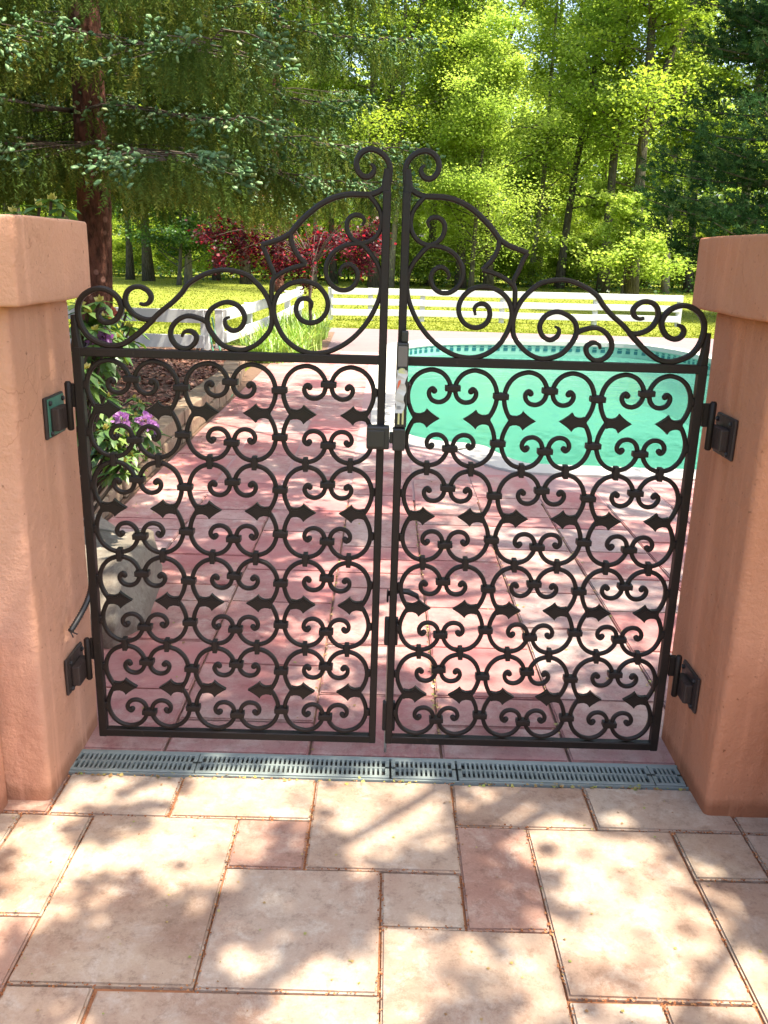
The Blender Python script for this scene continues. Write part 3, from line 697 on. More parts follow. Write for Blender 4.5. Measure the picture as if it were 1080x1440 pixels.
def tagfn(b):
    n = 10; L = []
    for i in range(n+1):
        z = 1.214-.115*i/n; wv = .0035*math.sin(i*1.7)
        L.append((b.bm.verts.new((lx-.006-.003*i/n+wv*.5-.008, -.058-abs(wv), z)), b.bm.verts.new((lx+.013-.007*i/n+wv, -.062+wv*.6, z))))
    for a, c in zip(L, L[1:]): b.bm.faces.new((a[0], a[1], c[1], c[0]))
    ext = bmesh.ops.extrude_face_region(b.bm, geom=b.bm.faces[:]);
    for v in ext['geom']:
        if isinstance(v, bmesh.types.BMVert): v.co.y += .0012
tg = part(GR, 'hang_tag', M['white_tag'], tagfn)
part(tg, 'red_print', M['orange_print'], lambda b: b.prism([(lx-.010, 1.185), (lx-.004, 1.190), (lx-.003, 1.182), (lx-.013, 1.160)], -.0640, -.0630))
for k in range(3): part(tg, 'print_line', M['grey_print'], lambda b: b.box(lx-.012, lx-.001, -.0636, -.0628, 1.110+k*.0035, 1.1115+k*.0035))
part(GR, 'hook_bracket', M['rusty_iron'], lambda b: (b.box(lx+.0165, lx+.024, -.030, -.02, 1.12, 1.18, .002), b.ball((lx+.019, -.030, 1.17), .007)))
part(GR, 'lever_plate', bp, lambda b: b.box(lx-.022, lx-.016, .0145, .03, .515, .555, .003))
def lever(b):
    P = [(lx-.018, .030, .538), (lx+.012, .032, .548), (lx+.040, .034, .545), (lx+.068, .036, .532), (lx+.073, .036, .522)]
    b.tube(P, [.008, .009, .009, .008, .005], 10)
part(GR, 'lever_handle', bp, lever, True)
part(GR, 'bolt_guide', bp, lambda b: b.box(lx-.026, lx+.016, .0145, .036, .375, .465, .006, 2))
part(GR, 'bolt_guide', bp, lambda b: b.box(lx-.024, lx+.016, .0145, .036, .085, .185, .006, 2))
part(GR, 'drop_rod', M['steel'], lambda b: b.tube([(lx-.012, .025, .44), (lx-.012, .025, .006)], .0045, 10))
# striker on the left leaf
kx_ = -.016-GL.location.x
part(GL, 'striker_box', bp, lambda b: (b.box(kx_-.026, kx_+.036, -.046, -.0145, .993, 1.058, .005, 2), b.box(kx_-.026, kx_+.024, -.0505, -.046, 1.000, 1.047, .002)))
part(GL, 'striker_pin', bp, lambda b: b.box(kx_+.0365, kx_+.047, -.040, -.022, 1.010, 1.040, .002))

# hinges fixed to the pillars
def hinge(pillar, side, z, face_x, label, plate_mat):
    """side -1 left, +1 right"""
    t = empty('hinge', (face_x-pillar.location.x, GY-pillar.location.y, z)); t.parent = pillar; t['label'] = label
    s = -side; bx = lambda b, x0, x1, *r: b.box(min(s*x0, s*x1), max(s*x0, s*x1), *r)
    b = B(); bx(b, .001, .009, -.098, .038, -.058, .055, .0025); b.build('wall_plate', M['rusty_iron'], t)
    b = B(); bx(b, .0093, .0110, -.086, .034, -.052, .050); b.build('plate_face', plate_mat, t)
    b = B(); bx(b, .0112, .036, -.074, .010, -.038, .024, .005, 2); b.build('arm', M['rusty_iron'], t)
    b = B(); b.tube([(s*.042, -.012, -.046), (s*.042, -.012, -.042), (s*.042, -.012, .085), (s*.042, -.012, .090)], [.006, .0095, .0095, .006], 12); b.build('knuckle', IR, t, True)
    b = B(); bx(b, .044, .0655 if side > 0 else .0585, -.008, .010, .018, .082, .002); b.build('leaf_tab', IR, t)
    for zz, yy in ((.038, -.074), (.038, .022), (-.044, -.074)):
        c = B(); c.tube([(s*.0112, yy, zz), (s*.0155, yy, zz), (s*.018, yy, zz)], [.0075, .0075, .004], 6); c.build('bolt', bp, t)
hinge(PL, -1, 1.062, -.905, 'upper left hinge, its wall plate streaked with green paint', M['verdigris'])
hinge(PL, -1, .297, -.905, 'lower left hinge with a plain dark rusty wall plate', M['rusty_iron'])
hinge(PR, 1, 1.057, .950, 'upper right hinge on the shaded orange pillar', M['rusty_iron'])
hinge(PR, 1, .293, .950, 'lower right hinge near the foot of the orange pillar', M['rusty_iron'])
# corrugated cable conduit
P = catmull([(0, 0), (.35, .25), (.75, .62), (1, 1)], 12); pa, pb = at_x(99, 888, -.880), at_y(128, 806, 2.43)
pts, rad = [], []
for i in range(61):
    t_ = i/60; p = pa.lerp(pb, t_); p.x += .012*math.sin(PI*t_); p.y += .03*math.sin(PI*t_); pts.append(p); rad.append(.0095 if i % 2 else .0075)
cd = B(); cd.tube(pts, rad, 10); cnd = cd.build('cable_conduit', bp, None, True)
tag(cnd, 'short black corrugated conduit hanging beside the left pillar', 'cable')
part(cnd, 'wire_end', M['rusty_iron'], lambda b: (b.tube([pa, pa+Vector((.008, -.002, -.018))], .002, 6), b.tube([pa, pa+Vector((.02, 0, -.008))], .002, 6)))

# ------------------------------------------------------------ planting bed left
bed = [(-1.62, 4.7), (-1.62, 9.5), (-1.90, 11.9), (-4.6, 11.9), (-4.6, 4.7)]
V_, F_ = [], []; nx, ny = 50, 90
for j in range(ny+1):
    for i in range(nx+1):
        x = -1.70-6.3*i/nx; y = 2.62+10.2*j/ny
        if y > 9.5: x -= (y-9.5)*.11
        z = .14*min(1, max(0, (y-4.5)/.8))+.03*noise.noise(Vector((x*2, y*2, 0)))+.015*noise.noise(Vector((x*9, y*9, 3)))
        V_.append((x, y, z))
for j in range(ny):
    for i in range(nx): a = j*(nx+1)+i; F_.append((a, a+1, a+nx+2, a+nx+1))
me = np_mesh('mulch_bed', V_, [f[::-1] for f in F_]); tag(link_mesh('mulch_bed', me, M['soil'], None, True), 'brown mulched planting bed left of the deck', kind='structure')
def chip():
    x = random.uniform(-1.74, -5.5); y = random.uniform(2.8, 12.2)
    if y > 9.5: x -= (y-9.5)*.11
    z = .14*min(1, max(0, (y-4.5)/.8))+.03*noise.noise(Vector((x*2, y*2, 0)))+.015*noise.noise(Vector((x*9, y*9, 3)))
    return (x, y, z+.006)
P = np.array([chip() for _ in range(26000)]); n = len(P)
CH_T = np.array([[-.5, -.16, 0], [.5, -.2, .05], [.45, .2, 0], [-.5, .15, .08]])
V, Fc, rd = scatter(CH_T, LEAF_F, P, rot_mats(n, (0, .7)), rng.uniform(.03, .075, n))
tag(link_mesh('bark_mulch', np_mesh('bark_mulch', V, Fc, rd), M['bark_chip']), 'red brown shredded bark mulch under the shrubs', kind='stuff')
# block kerb
kerb = tag(empty('retaining_wall', (-1.66, 4.9, 0)), 'low weathered block wall edging the mulch bed along the deck', 'wall')
bcache = []
for k in range(3):
    b = B(); b.box(-.085, .085, -.156, .156, 0, .116, .012, 2); roughen(b.bm, .012, 9, k*7); me_ = b.mesh('block'); me_.materials.append(M['curb_block']); bcache.append(me_)
for course in range(2):
    y = 4.75+.16*course
    while y < 12.0:
        x = -1.66 - (max(0, y-9.5)*.11)
        o = child('block', random.choice(bcache), kerb, (x+1.66+random.uniform(-.01, .01)-.015*course, y-4.9, .0+.12*course), (0, 0, random.uniform(-.03, .03)+(.11 if y > 9.5 else 0)+random.choice((0, PI))))
        y += .325
# boulders
def boulder(cx, cy, sx, sy, sz, rz, seed, label, z=-.05):
    bm = bmesh.new(); bmesh.ops.create_icosphere(bm, subdivisions=4, radius=1)
    for v in bm.verts:
        p = v.co.copy(); q = Vector([math.copysign(abs(c)**.62, c) for c in p])
        q += Vector(noise.noise_vector(p*1.6+Vector((seed, 0, 0))))*.22+Vector(noise.noise_vector(p*5+Vector((seed, 3, 0))))*.06+Vector(noise.noise_vector(p*14+Vector((seed, 3, 0))))*.02
        v.co = Vector((q.x*sx, q.y*sy, q.z*sz))
    me = bpy.data.meshes.new('boulder'); bm.to_mesh(me); bm.free()
    o = link_mesh('boulder', me, M['boulder'], None, True); o.location = (cx, cy, z); o.rotation_euler = (0, 0, rz)
    return tag(o, label, 'rock', 'rocks beside the left gate leaf')
boulder(-1.21, 3.62, .23, .50, .30, .10, 3, 'large grey weathered boulder behind the lower left of the gate')
boulder(-1.62, 4.25, .30, .42, .17, .5, 8, 'flat pale stone behind the large boulder')
boulder(-1.22, 2.86, .20, .14, .10, .3, 14, 'small low stone at the back corner of the left pillar')
# filler under boulders/left strip
sheet('gravel_strip', [(-1.75, 2.60), (-1.56, 2.60), (-1.56, 12.5), (-1.75, 12.5)], -.004, M['soil'], (), 'narrow soil strip between deck and planting bed')

# rhododendron bushes
RL = []                                                   # long oval leaf template, 4 quads, folded midrib
for k, (y, wd, z) in enumerate(((0, .03, 0), (.3, .17, .05), (.6, .19, .04), (1, .01, -.08))):
    RL += [(-wd, y, z+.03), (0, y, z), (wd, y, z+.03)]
RL = np.array(RL); RLF = np.array([[r*3+c, r*3+c+1, r*3+c+4, r*3+c+3] for r in range(3) for c in range(2)])
def rhodo(x, y, spots, label, base=None):
    t = tag(empty('rhododendron', (x, y, 0)), label, 'shrub', 'rhododendrons beside the left pillar')
    st = B(); LV = []; FV = []; BV = []
    for (px, py, pz, fl) in spots:
        e = Vector((px-x, py-y, pz)); mid = e*.5+Vector((random.uniform(-.08, .08), random.uniform(-.1, .1), .06))
        st.tube([Vector((random.uniform(-.05, .05), random.uniform(-.05, .05), 0)), mid, e], [.014, .009, .005], 6)
        for lvl in range(2):
            n = random.randint(6, 9); c = e-Vector((0, 0, .05*lvl)); a0 = random.uniform(0, 6)
            for k in range(n):
                a = a0+2*PI*k/n+random.uniform(-.2, .2); dr = random.uniform(-.75, .1)-lvl*.2; L = random.uniform(.055, .095)
                d = Vector((math.cos(a)*math.cos(dr), math.sin(a)*math.cos(dr), math.sin(dr))); xx = d.cross(Vector((0, 0, 1))).normalized(); zz = xx.cross(d)
                Mx = np.array([[xx.x, d.x, zz.x], [xx.y, d.y, zz.y], [xx.z, d.z, zz.z]]); LV.append((RL*L) @ Mx.T+np.array(c))
        P = np.repeat(np.array([e]), 7, 0); D = rng.normal(size=(7, 3))*.5+np.array([0, 0, 1]); BV.append(scatter(LEAF, LEAF_F, P, dir_mats(D)[:, :, [0, 2, 1]], rng.uniform(.02, .035, 7)))
        if fl:
            m_ = 70; D = rng.normal(size=(m_, 3)); D /= np.linalg.norm(D, axis=1)[:, None]; P = np.array(e)+np.array([0, 0, .03])+D*rng.uniform(.01, .036, m_)[:, None]*fl
            FV.append(scatter(LEAF_W, LEAF_F, P, dir_mats(D+rng.normal(size=(m_, 3))*.4)[:, :, [0, 2, 1]], rng.uniform(.014, .026, m_)))
    st.build('stem', M['twig'], t)
    V = np.concatenate(LV); Fc = np.concatenate([RLF+i*len(RL) for i in range(len(LV))]); rd = np.repeat(rng.uniform(0, 1, len(LV)), len(RLF))
    o = link_mesh('foliage', np_mesh('foliage', V, Fc, rd), M['leaf_rhodo'], t, True); o['kind'] = 'stuff'
    V, Fc, rd = merge(BV); link_mesh('buds', np_mesh('buds', V, Fc, rd), M['bud'], t)['kind'] = 'stuff'
    if FV:
        V, Fc, rd = merge(FV); link_mesh('flowers', np_mesh('flowers', V, Fc, rd), M['petal'], t)['kind'] = 'stuff'
def S(px, py, Y, fl=0): p = at_y(px, py, Y); return (p.x, p.y, p.z, fl)
rhodo(-1.50, 3.35, [S(72, 283, 3.2), S(56, 292, 3.3), S(20, 300, 3.3), S(90, 296, 3.25), S(125, 440, 3.2), S(140, 425, 3.25), S(118, 470, 3.2, .0), S(133, 465, 3.15), S(150, 458, 3.3), S(112, 430, 3.2), S(115, 505, 3.2),
                    S(148, 485, 3.2, .4), S(132, 500, 3.25, .6), S(118, 520, 3.1), S(178, 440, 3.5), S(182, 462, 3.5), S(165, 475, 3.4), S(104, 560, 3.2), S(108, 590, 3.2), S(125, 455, 3.4), S(145, 450, 3.5), S(160, 445, 3.6), S(138, 492, 3.3), S(122, 535, 3.2), S(130, 525, 3.4), S(155, 500, 3.5)],
      'tall rhododendron rising behind the left pillar with mauve buds')
rhodo(-1.62, 3.95, [S(140, 540, 3.9), S(152, 560, 3.9), S(135, 575, 3.8), S(145, 590, 3.9), S(158, 600, 3.9), S(172, 598, 3.8, .9), S(182, 615, 3.9), S(150, 625, 3.9), S(168, 630, 3.85), S(205, 602, 3.9, 1.1), S(214, 612, 4.0, .7), S(160, 650, 3.7), S(185, 640, 3.8), S(138, 610, 3.8),
                    S(135, 545, 3.9), S(128, 600, 3.9), S(155, 655, 3.8), S(132, 560, 4.0), S(148, 605, 3.7), S(162, 580, 3.9), S(140, 640, 3.8), S(150, 548, 3.95), S(175, 650, 3.7), S(128, 580, 4.0), S(160, 615, 3.7)],
      'spreading rhododendron with large pink mauve blooms seen through the left gate leaf')
rhodo(-2.15, 6.2, [S(188, 560, 6.2), S(198, 567, 6.1), S(182, 575, 6.1), S(190, 585, 6.0)], 'young rhododendron seedling standing alone in the mulch')
# wilted orange blossom on the tall bush
P = np.repeat(np.array([at_y(158, 432, 3.3)]), 10, 0)+rng.normal(size=(10, 3))*.006
V, Fc, rd = scatter(LEAF, LEAF_F, P, dir_mats(rng.normal(size=(10, 3))*.25+np.array([0, 0, -1]))[:, :, [0, 2, 1]], rng.uniform(.03, .055, 10))
tag(link_mesh('wilted_blossom', np_mesh('wilted_blossom', V, Fc, rd), M['dead_petal']), 'wilted orange red blossom hanging inside the left end scroll', 'flower')

# daylilies: arching straps
def straps(name, label, cx, cy, sx, sy, n, Lr, mat, z=0.0, poly=None):
    Vs, Fs, Rs = [], [], []; o = 0
    for _ in range(n):
        while True:
            x, y = cx+random.uniform(-1, 1)*sx, cy+random.uniform(-1, 1)*sy
            if ((x-cx)/sx)**2+((y-cy)/sy)**2 < 1: break
        a = random.uniform(0, 2*PI); L = random.uniform(*Lr); lean = random.uniform(.25, 1.0); wd = random.uniform(.010, .017)
        side = Vector((-math.sin(a), math.cos(a), 0))*wd
        for k in range(5):
            s = k/4; h = L*(s-.42*lean*s*s*1.5); r = L*lean*s*s*.75
            p = Vector((x+math.cos(a)*r, y+math.sin(a)*r, z+h)); ww = (1-s**2.2)
            Vs += [tuple(p-side*ww), tuple(p+side*ww)]
        for k in range(4): Fs.append((o+2*k, o+2*k+1, o+2*k+3, o+2*k+2))
        Rs += [random.random()]*4; o += 10
    return tag(link_mesh(name, np_mesh(name, Vs, Fs, Rs), mat), label, 'plant', 'daylily clumps along the deck')
straps('daylily', 'leafy green daylily clump nearest the gate, at the deck edge', -1.55, 12.5, .45, .5, 420, (.35, .6), M['daylily'])
straps('daylily', 'bright daylily clump in the middle of the row beside the white fence', -1.45, 13.9, .48, .7, 520, (.4, .65), M['daylily'])
straps('daylily', 'farthest daylily clump where the white fence turns the corner', -1.45, 15.8, .45, .9, 500, (.4, .7), M['daylily'])
sheet('daylily_bed', [(-1.95, 12.0), (-1.0, 12.3), (-.9, 14), (-.95, 17), (-1.95, 17)], .002, M['soil'], (), 'soil bed under the daylilies')

# garden hose draped from the fence post
hp = [at_y(298, 446, 12.1), at_y(303, 470, 12.0), at_y(312, 500, 11.6), at_y(318, 525, 10.8), at_z(326, 555, .02), at_z(312, 556, .02), at_z(304, 545, .02), at_y(304, 520, 11.2), at_y(299, 490, 11.8), at_y(295, 470, 12.05)]
def c3(P, n=6):
    out = []
    for i in range(len(P)-1):
        p0 = P[i-1] if i else P[0]; p1, p2 = P[i], P[i+1]; p3 = P[i+2] if i+2 < len(P) else P[-1]
        for k in range(n):
            t = k/n; out.append(.5*((2*p1)+(p2-p0)*t+(2*p0-5*p1+4*p2-p3)*t*t+(3*p1-p0-3*p2+p3)*t**3))
    out.append(P[-1]); return out
tag(B().tube(c3(hp), .012, 7).build('garden_hose', M['hose'], None, True), 'green garden hose draped from the white fence post to the deck', 'hose')

# ------------------------------------------------------------ white fences
def fence(name, pts, zt, label, rails=3, ph=.66, pitch=.235, rw=.145):
    """posts at pts; rails between successive posts on the near side"""
    t = tag(empty(name, (pts[0][0], pts[0][1], 0)), label, 'fence', 'white post and rail fences'); ox, oy = pts[0]
    for (x, y) in pts:
        b = B(); b.box(-.055, .055, -.055, .055, -.05, ph, .006); o = b.build('post', M['white_paint'], t); o.location = (x-ox, y-oy, 0)
        c = B(); c.box(-.062, .062, -.062, .062, ph+.001, ph+.018, .005); o2 = c.build('post_cap', M['white_paint'], t); o2.location = (x-ox, y-oy, 0)
    for (x0, y0), (x1, y1) in zip(pts, pts[1:]):
        L = math.hypot(x1-x0, y1-y0); a = math.atan2(y1-y0, x1-x0)
        for r in range(rails):
            z = zt-rw/2-r*pitch
            b = B(); b.box(.0, L, -.022, .022, z-rw/2, z+rw/2, .004); o = b.build('rail', M['white_paint'], t)
            o.location = (x0-ox+math.sin(a)*.077, y0-oy-math.cos(a)*.077, random.uniform(-.006, .006)); o.rotation_euler = (0, random.uniform(-.004, .004), a)
    return t
fence('rail_fence', [(-1.25, 20.55), (-.35, 20.7), (.85, 20.85), (2.72, 21.05), (4.95, 21.3), (7.0, 21.5)], .68, 'long white three rail fence on the lawn beyond the pool')
fence('rail_fence', [(-2.28, 12.35), (-2.13, 14.0), (-2.02, 16.1), (-1.98, 18.2), (-1.93, 20.2)], .68, 'white rail fence running back beside the daylilies', 2, .66, .31, .15)
fence('rail_fence', [(-7.6, 12.2), (-4.9, 12.2), (-2.45, 12.2)], .68, 'shaded grey white fence section behind the mulch bed', 2, .66, .35, .175)

# ------------------------------------------------------------ lawn grass tufts
n = 52000; P = np.zeros((n, 3)); P[:, 1] = 18.05+30*rng.uniform(0, 1, n)**2.0; P[:, 0] = rng.uniform(-.62, .50, n)*P[:, 1]; P[:, 2] = -.045
n2 = 9000; P2 = np.zeros((n2, 3)); P2[:, 1] = rng.uniform(12.4, 20, n2); P2[:, 0] = rng.uniform(-9, -2.1, n2); P2[:, 2] = -.045
P = np.concatenate([P, P2]); n = len(P)
GT = np.array([[-.5, 0, 0], [.5, 0, 0], [.25, .35, 1], [-.3, .2, .9]])
V, Fc, rd = scatter(GT, LEAF_F, P, rot_mats(n, (0, .25)), np.stack([rng.uniform(.02, .05, n), rng.uniform(.02, .06, n), rng.uniform(.015, .035, n)], 1))
tag(link_mesh('lawn_grass', np_mesh('lawn_grass', V, Fc, rd), M['grass_blade']), 'tufts of grass over the lawn beyond the pool', kind='stuff')

# ------------------------------------------------------------ trees
def limb_path(p, d, L, n=6, wob=.12, grav=0.0):
    pts = [Vector(p)]; d = Vector(d).normalized()
    for i in range(n):
        d = (d+Vector((random.gauss(0, wob), random.gauss(0, wob), random.gauss(0, wob*.6)+grav))).normalized(); pts.append(pts[-1]+d*(L/n))
    return pts
def deciduous(name, H, tr, first, spread, nlimb, nleaf, lsize, leaf, bark, lean=0, fork=False, seed=0, clump=.55, flat=1.0):
    """root Empty with trunk and crown children"""
    random.seed(seed); rs = np.random.default_rng(seed)
    t = empty(name); tb = B(); pts = [Vector((0, 0, -.1))]; d = Vector((lean, random.uniform(-.03, .03), 1)).normalized(); n = 10
    for i in range(n): d = (d+Vector((random.gauss(0, .025), random.gauss(0, .025), 0))).normalized(); pts.append(pts[-1]+d*(H*.9/n))
    rad = [tr*(1.5 if i == 0 else (1-i/(n+1))**.8) for i in range(n+1)]; tb.tube(pts, rad, 9)
    cl = []
    if fork:
        q = limb_path(pts[3], (.33, 0, 1), H*.62, 8, .05); tb.tube(q, [tr*.72*(1-i/10) for i in range(9)], 8)
        for p in q[4:]: cl.append((p, 1.0))
    for k in range(nlimb):
        s = first+(1-first)*(k+random.random())/nlimb; i = min(n-1, int(s*n)); p = pts[i].lerp(pts[i+1], s*n-i)
        a = random.uniform(0, 2*PI); L = spread*(1.15-s*.7)*random.uniform(.7, 1.2)
        q = limb_path(p, (math.cos(a), math.sin(a), random.uniform(.15, .8)), L, 5, .14)
        r = tr*.30*(1.1-s); tb.tube(q, [r*(1-i_/6.5) for i_ in range(6)], 5, False)
        for j in range(2, 6): cl.append((q[j], L*.30))
        for _ in range(3):
            j = random.randint(1, 4); q2 = limb_path(q[j], (random.gauss(0, 1), random.gauss(0, 1), .25), L*.5, 3, .2); tb.tube(q2, [r*.45, r*.35, r*.25, r*.12], 4, False)
            cl.append((q2[-1], L*.27)); cl.append((q2[2], L*.22))
    tb.build('trunk', bark, t, True)
    c = np.array([[p.x, p.y, p.z] for p, _ in cl]); R_ = np.array([max(.25, r) for _, r in cl]); idx = rs.integers(0, len(c), nleaf)
    off = rs.normal(size=(nleaf, 3))*clump; off[:, 2] *= .6*flat
    Pn = c[idx]+off*R_[idx, None]; Pn[:, 2] = np.maximum(Pn[:, 2], .1)
    V, Fc, rd = scatter(LEAF_W, LEAF_F, Pn, rot_mats(nleaf, (0, 1.1), rs), rs.uniform(.7, 1.3, nleaf)*lsize, rs)
    link_mesh('crown', np_mesh('crown', V, Fc, rd), leaf, t)['kind'] = 'stuff'
    return t
def copy_tree(t, loc, rz, s=1.0, label=None):
    c = t.copy(); COL.objects.link(c)
    for ch in list(t.children):
        k = ch.copy(); COL.objects.link(k); k.parent = c
    place(c, loc, rz, s, label); return c
def place(c, loc, rz, s, label): c.location = loc; c.rotation_euler = (0, 0, rz); c.scale = (s, s, s); c['label'] = label; c['category'] = 'tree'
rsave = random.getstate()
protoT = [deciduous('woodland_tree', 20, .19, .20, 3.0, 30, 22000, .125, M['leaf_yellow'], M['bark_grey'], .02, False, 11),
          deciduous('woodland_tree', 22, .24, .26, 3.4, 30, 24000, .125, M['leaf_green'], M['bark_grey'], .0, True, 12),
          deciduous('woodland_tree', 18, .15, .2, 2.8, 28, 19000, .12, M['leaf_green'], M['bark_pale'], -.03, False, 13)]
protoU = [deciduous('understory_tree', 6.5, .06, .06, 2.3, 18, 20000, .09, M['leaf_yellow'], M['bark_grey'], .03, False, 21),
          deciduous('understory_tree', 5.0, .05, .05, 2.2, 16, 17000, .09, M['leaf_green'], M['bark_grey'], -.05, False, 22),
          deciduous('sapling', 3.0, .03, .03, 1.7, 13, 6000, .12, M['leaf_green'], M['bark_grey'], .02, False, 23)]
random.seed(99)
used = set(); ordn = ['first', 'second', 'third', 'fourth', 'fifth', 'sixth', 'seventh', 'eighth', 'ninth', 'tenth', 'eleventh', 'twelfth', 'thirteenth', 'fourteenth', 'fifteenth', 'sixteenth', 'seventeenth', 'eighteenth', 'nineteenth', 'twentieth', 'twenty first', 'twenty second', 'twenty third', 'twenty fourth', 'twenty fifth', 'twenty sixth']
def grow(protos, k, loc, rz, s, label, group):
    p = protos[k]
    if id(p) in used: o = copy_tree(p, loc, rz, s, label)
    else: used.add(id(p)); place(p, loc, rz, s, label); o = p
    o['group'] = group; return o
def px_xy(px, Y): p = at_y(px, 350, Y); return (p.x, Y, -.05)
front = [(-60, 42, 0, .9), (30, 44, 1, 1), (96, 41, 2, .8), (181, 40, 0, .8), (207, 39, 1, .85), (263, 38.5, 2, .9), (303, 42, 0, .8), (345, 39, 1, .8), (441, 40, 2, .8), (470, 42, 0, .8), (527, 39.5, 1, .9), (549, 40, 2, 1), (606, 43, 0, 1.0), (650, 41, 1, .85), (690, 40, 0, 1.0),
         (748, 46, 2, 1), (790, 44, 0, 1.05), (853, 41, 0, 1.15), (893, 40, 1, 1.1), (942, 42, 2, 1), (975, 44, 0, 1), (1040, 42, 1, 1), (1110, 43, 2, 1), (1180, 42, 0, 1)]
for i, (px, Y, k, s) in enumerate(front):
    grow(protoT, k, px_xy(px, Y), random.uniform(0, 6.28) if k != 1 else random.uniform(-.3, .3), s,
         '%s tree from the left in the front row of woods, %s' % (ordn[i], ['slim trunk', 'forked trunk', 'pale trunk'][k]), 'front row of woodland trees')
mid = [(-40+56*i+random.uniform(-14, 14), random.uniform(52, 62), random.randint(0, 2), random.uniform(.95, 1.2)) for i in range(21)]
for i, (px, Y, k, s) in enumerate(mid):
    grow(protoT, k, px_xy(px, Y), random.uniform(0, 6.28), s, '%s tall tree from the left in the deeper row, %s' % (ordn[i], ['yellow green', 'forked', 'pale barked'][k]), 'deeper rows of woodland trees')
und = [(-60+50*i+random.uniform(-14, 14), random.uniform(44.5, 50), random.choice((0, 0, 0, 1)), random.uniform(.75, 1.15)) for i in range(24)]
for i, (px, Y, k, s) in enumerate(und):
    if px < 420: k = 1; s *= .8
    grow(protoU, k, px_xy(px, Y), random.uniform(0, 6.28), s, '%s understory tree from the left among the trunks, %s' % (ordn[i], ['bright yellow green', 'mid green'][k]), 'understory trees in the woods')
sap = [(-50+50*i+random.uniform(-18, 18), random.uniform(42.5, 48), 2, random.uniform(.55, 1.0)) for i in range(24)]
for i, (px, Y, k, s) in enumerate(sap):
    grow(protoU, k, px_xy(px, Y), random.uniform(0, 6.28), s, '%s low leafy sapling from the left at the edge of the woods' % ordn[i], 'saplings at the woods edge')
# the bright maple-like tree right of the gate centre
bt = deciduous('broadleaf_tree', 10.5, .11, .12, 3.4, 34, 48000, .09, M['leaf_yellow'], M['bark_grey'], .0, False, 31); p = px_xy(665, 38.5)
place(bt, p, 0, 1.0, 'sunlit bright yellow green tree above the right gate scrolls')
bt2 = deciduous('broadleaf_tree', 4.2, .05, .1, 2.0, 18, 9000, .13, M['leaf_yellow'], M['bark_grey'], .1, False, 33); place(bt2, px_xy(880, 37.5), 1, 1.0, 'small sunlit sapling with layered leaves near the right pillar')
bt3 = deciduous('hemlock_tree', 7, .10, .1, 3.0, 28, 20000, .12, M['leaf_deep'], M['bark_grey'], .1, False, 34, .5, .6); place(bt3, px_xy(250, 36), 1, .85, 'deep green feathery tree hanging behind the spruce trunk')
# far wood as one mass
n = 70000; P = np.zeros((n, 3)); P[:, 0] = rng.uniform(-60, 60, n); P[:, 1] = rng.uniform(64, 92, n)
hh = np.array([13.5+4*noise.noise(Vector((x*.12, y*.12, 0)))+3*noise.noise(Vector((x*.5, y*.5, 4))) for x, y in P[:, :2]]); P[:, 2] = rng.uniform(0, 1, n)*hh
V, Fc, rd = scatter(LEAF_W, LEAF_F, P, rot_mats(n, (0, 1.2)), rng.uniform(.3, .75, n))
tag(link_mesh('distant_woods', np_mesh('distant_woods', V, Fc, rd), M['leaf_yellow']), 'dense green mass of the farther woods', kind='stuff')
# forest floor ground cover
n = 16000; P = np.zeros((n, 3)); P[:, 1] = rng.uniform(40.5, 60, n); P[:, 0] = rng.uniform(-.75, .6, n)*P[:, 1]; P[:, 2] = rng.uniform(0, 1, n)**2*.7
V, Fc, rd = scatter(LEAF_W, LEAF_F, P, rot_mats(n, (0, 1)), rng.uniform(.08, .2, n))
tag(link_mesh('undergrowth', np_mesh('undergrowth', V, Fc, rd), M['leaf_deep']), 'low leafy undergrowth along the edge of the woods', kind='stuff')

# red maple
def maple():
    random.seed(5); rs = np.random.default_rng(5)
    base = px_xy(440, 14.6); t = empty('japanese_maple', base); tag(t, 'dark red leaved maple behind the white fence, under the spruce branches', 'tree')
    tb = B(); tb.tube([Vector((0, 0, -.1)), Vector((-.05, 0, .8)), Vector((.02, 0, 1.4))], [.032, .026, .02], 8)
    pads = [(300, 330, 24, 14), (318, 300, 22, 16), (345, 272, 22, 10), (335, 345, 20, 22), (365, 350, 24, 22), (395, 345, 28, 24), (405, 300, 12, 14), (420, 365, 24, 20), (445, 345, 20, 18), (390, 375, 22, 14), (470, 340, 18, 14), (492, 348, 22, 16),
            (515, 335, 22, 14), (528, 345, 16, 14), (508, 370, 20, 18), (350, 318, 20, 16), (290, 335, 10, 6), (525, 318, 14, 12), (310, 365, 12, 16), (430, 400, 12, 10)]
    Ps = []
    for (px, py, rx, ry) in pads:
        Yp = 14.6+random.uniform(-.5, .5); c = at_y(px, py, Yp)-Vector(base); k = Yp/F_PX
        q = [Vector((.0, 0, 1.3)), Vector((c.x*.5, c.y*.5, 1.5+(c.z-1.5)*.6+.22)), c]; tb.tube(c3(q, 4), [.012-.0012*i for i in range(9)], 5, False)
        m = int(rx*ry*1.3); o = rs.normal(size=(m, 3))*np.array([rx*k*.50, .20, ry*k*.55]); Ps.append(np.array(c)+o)
    P = np.concatenate(Ps); m = len(P); V, Fc, rd = scatter(LEAF_W, LEAF_F, P, rot_mats(m, (.1, 1.1), rs), rs.uniform(.035, .065, m), rs)
    tb.build('trunk', M['twig'], t, True); link_mesh('crown', np_mesh('crown', V, Fc, rd), M['leaf_maple'], t)['kind'] = 'stuff'
maple()

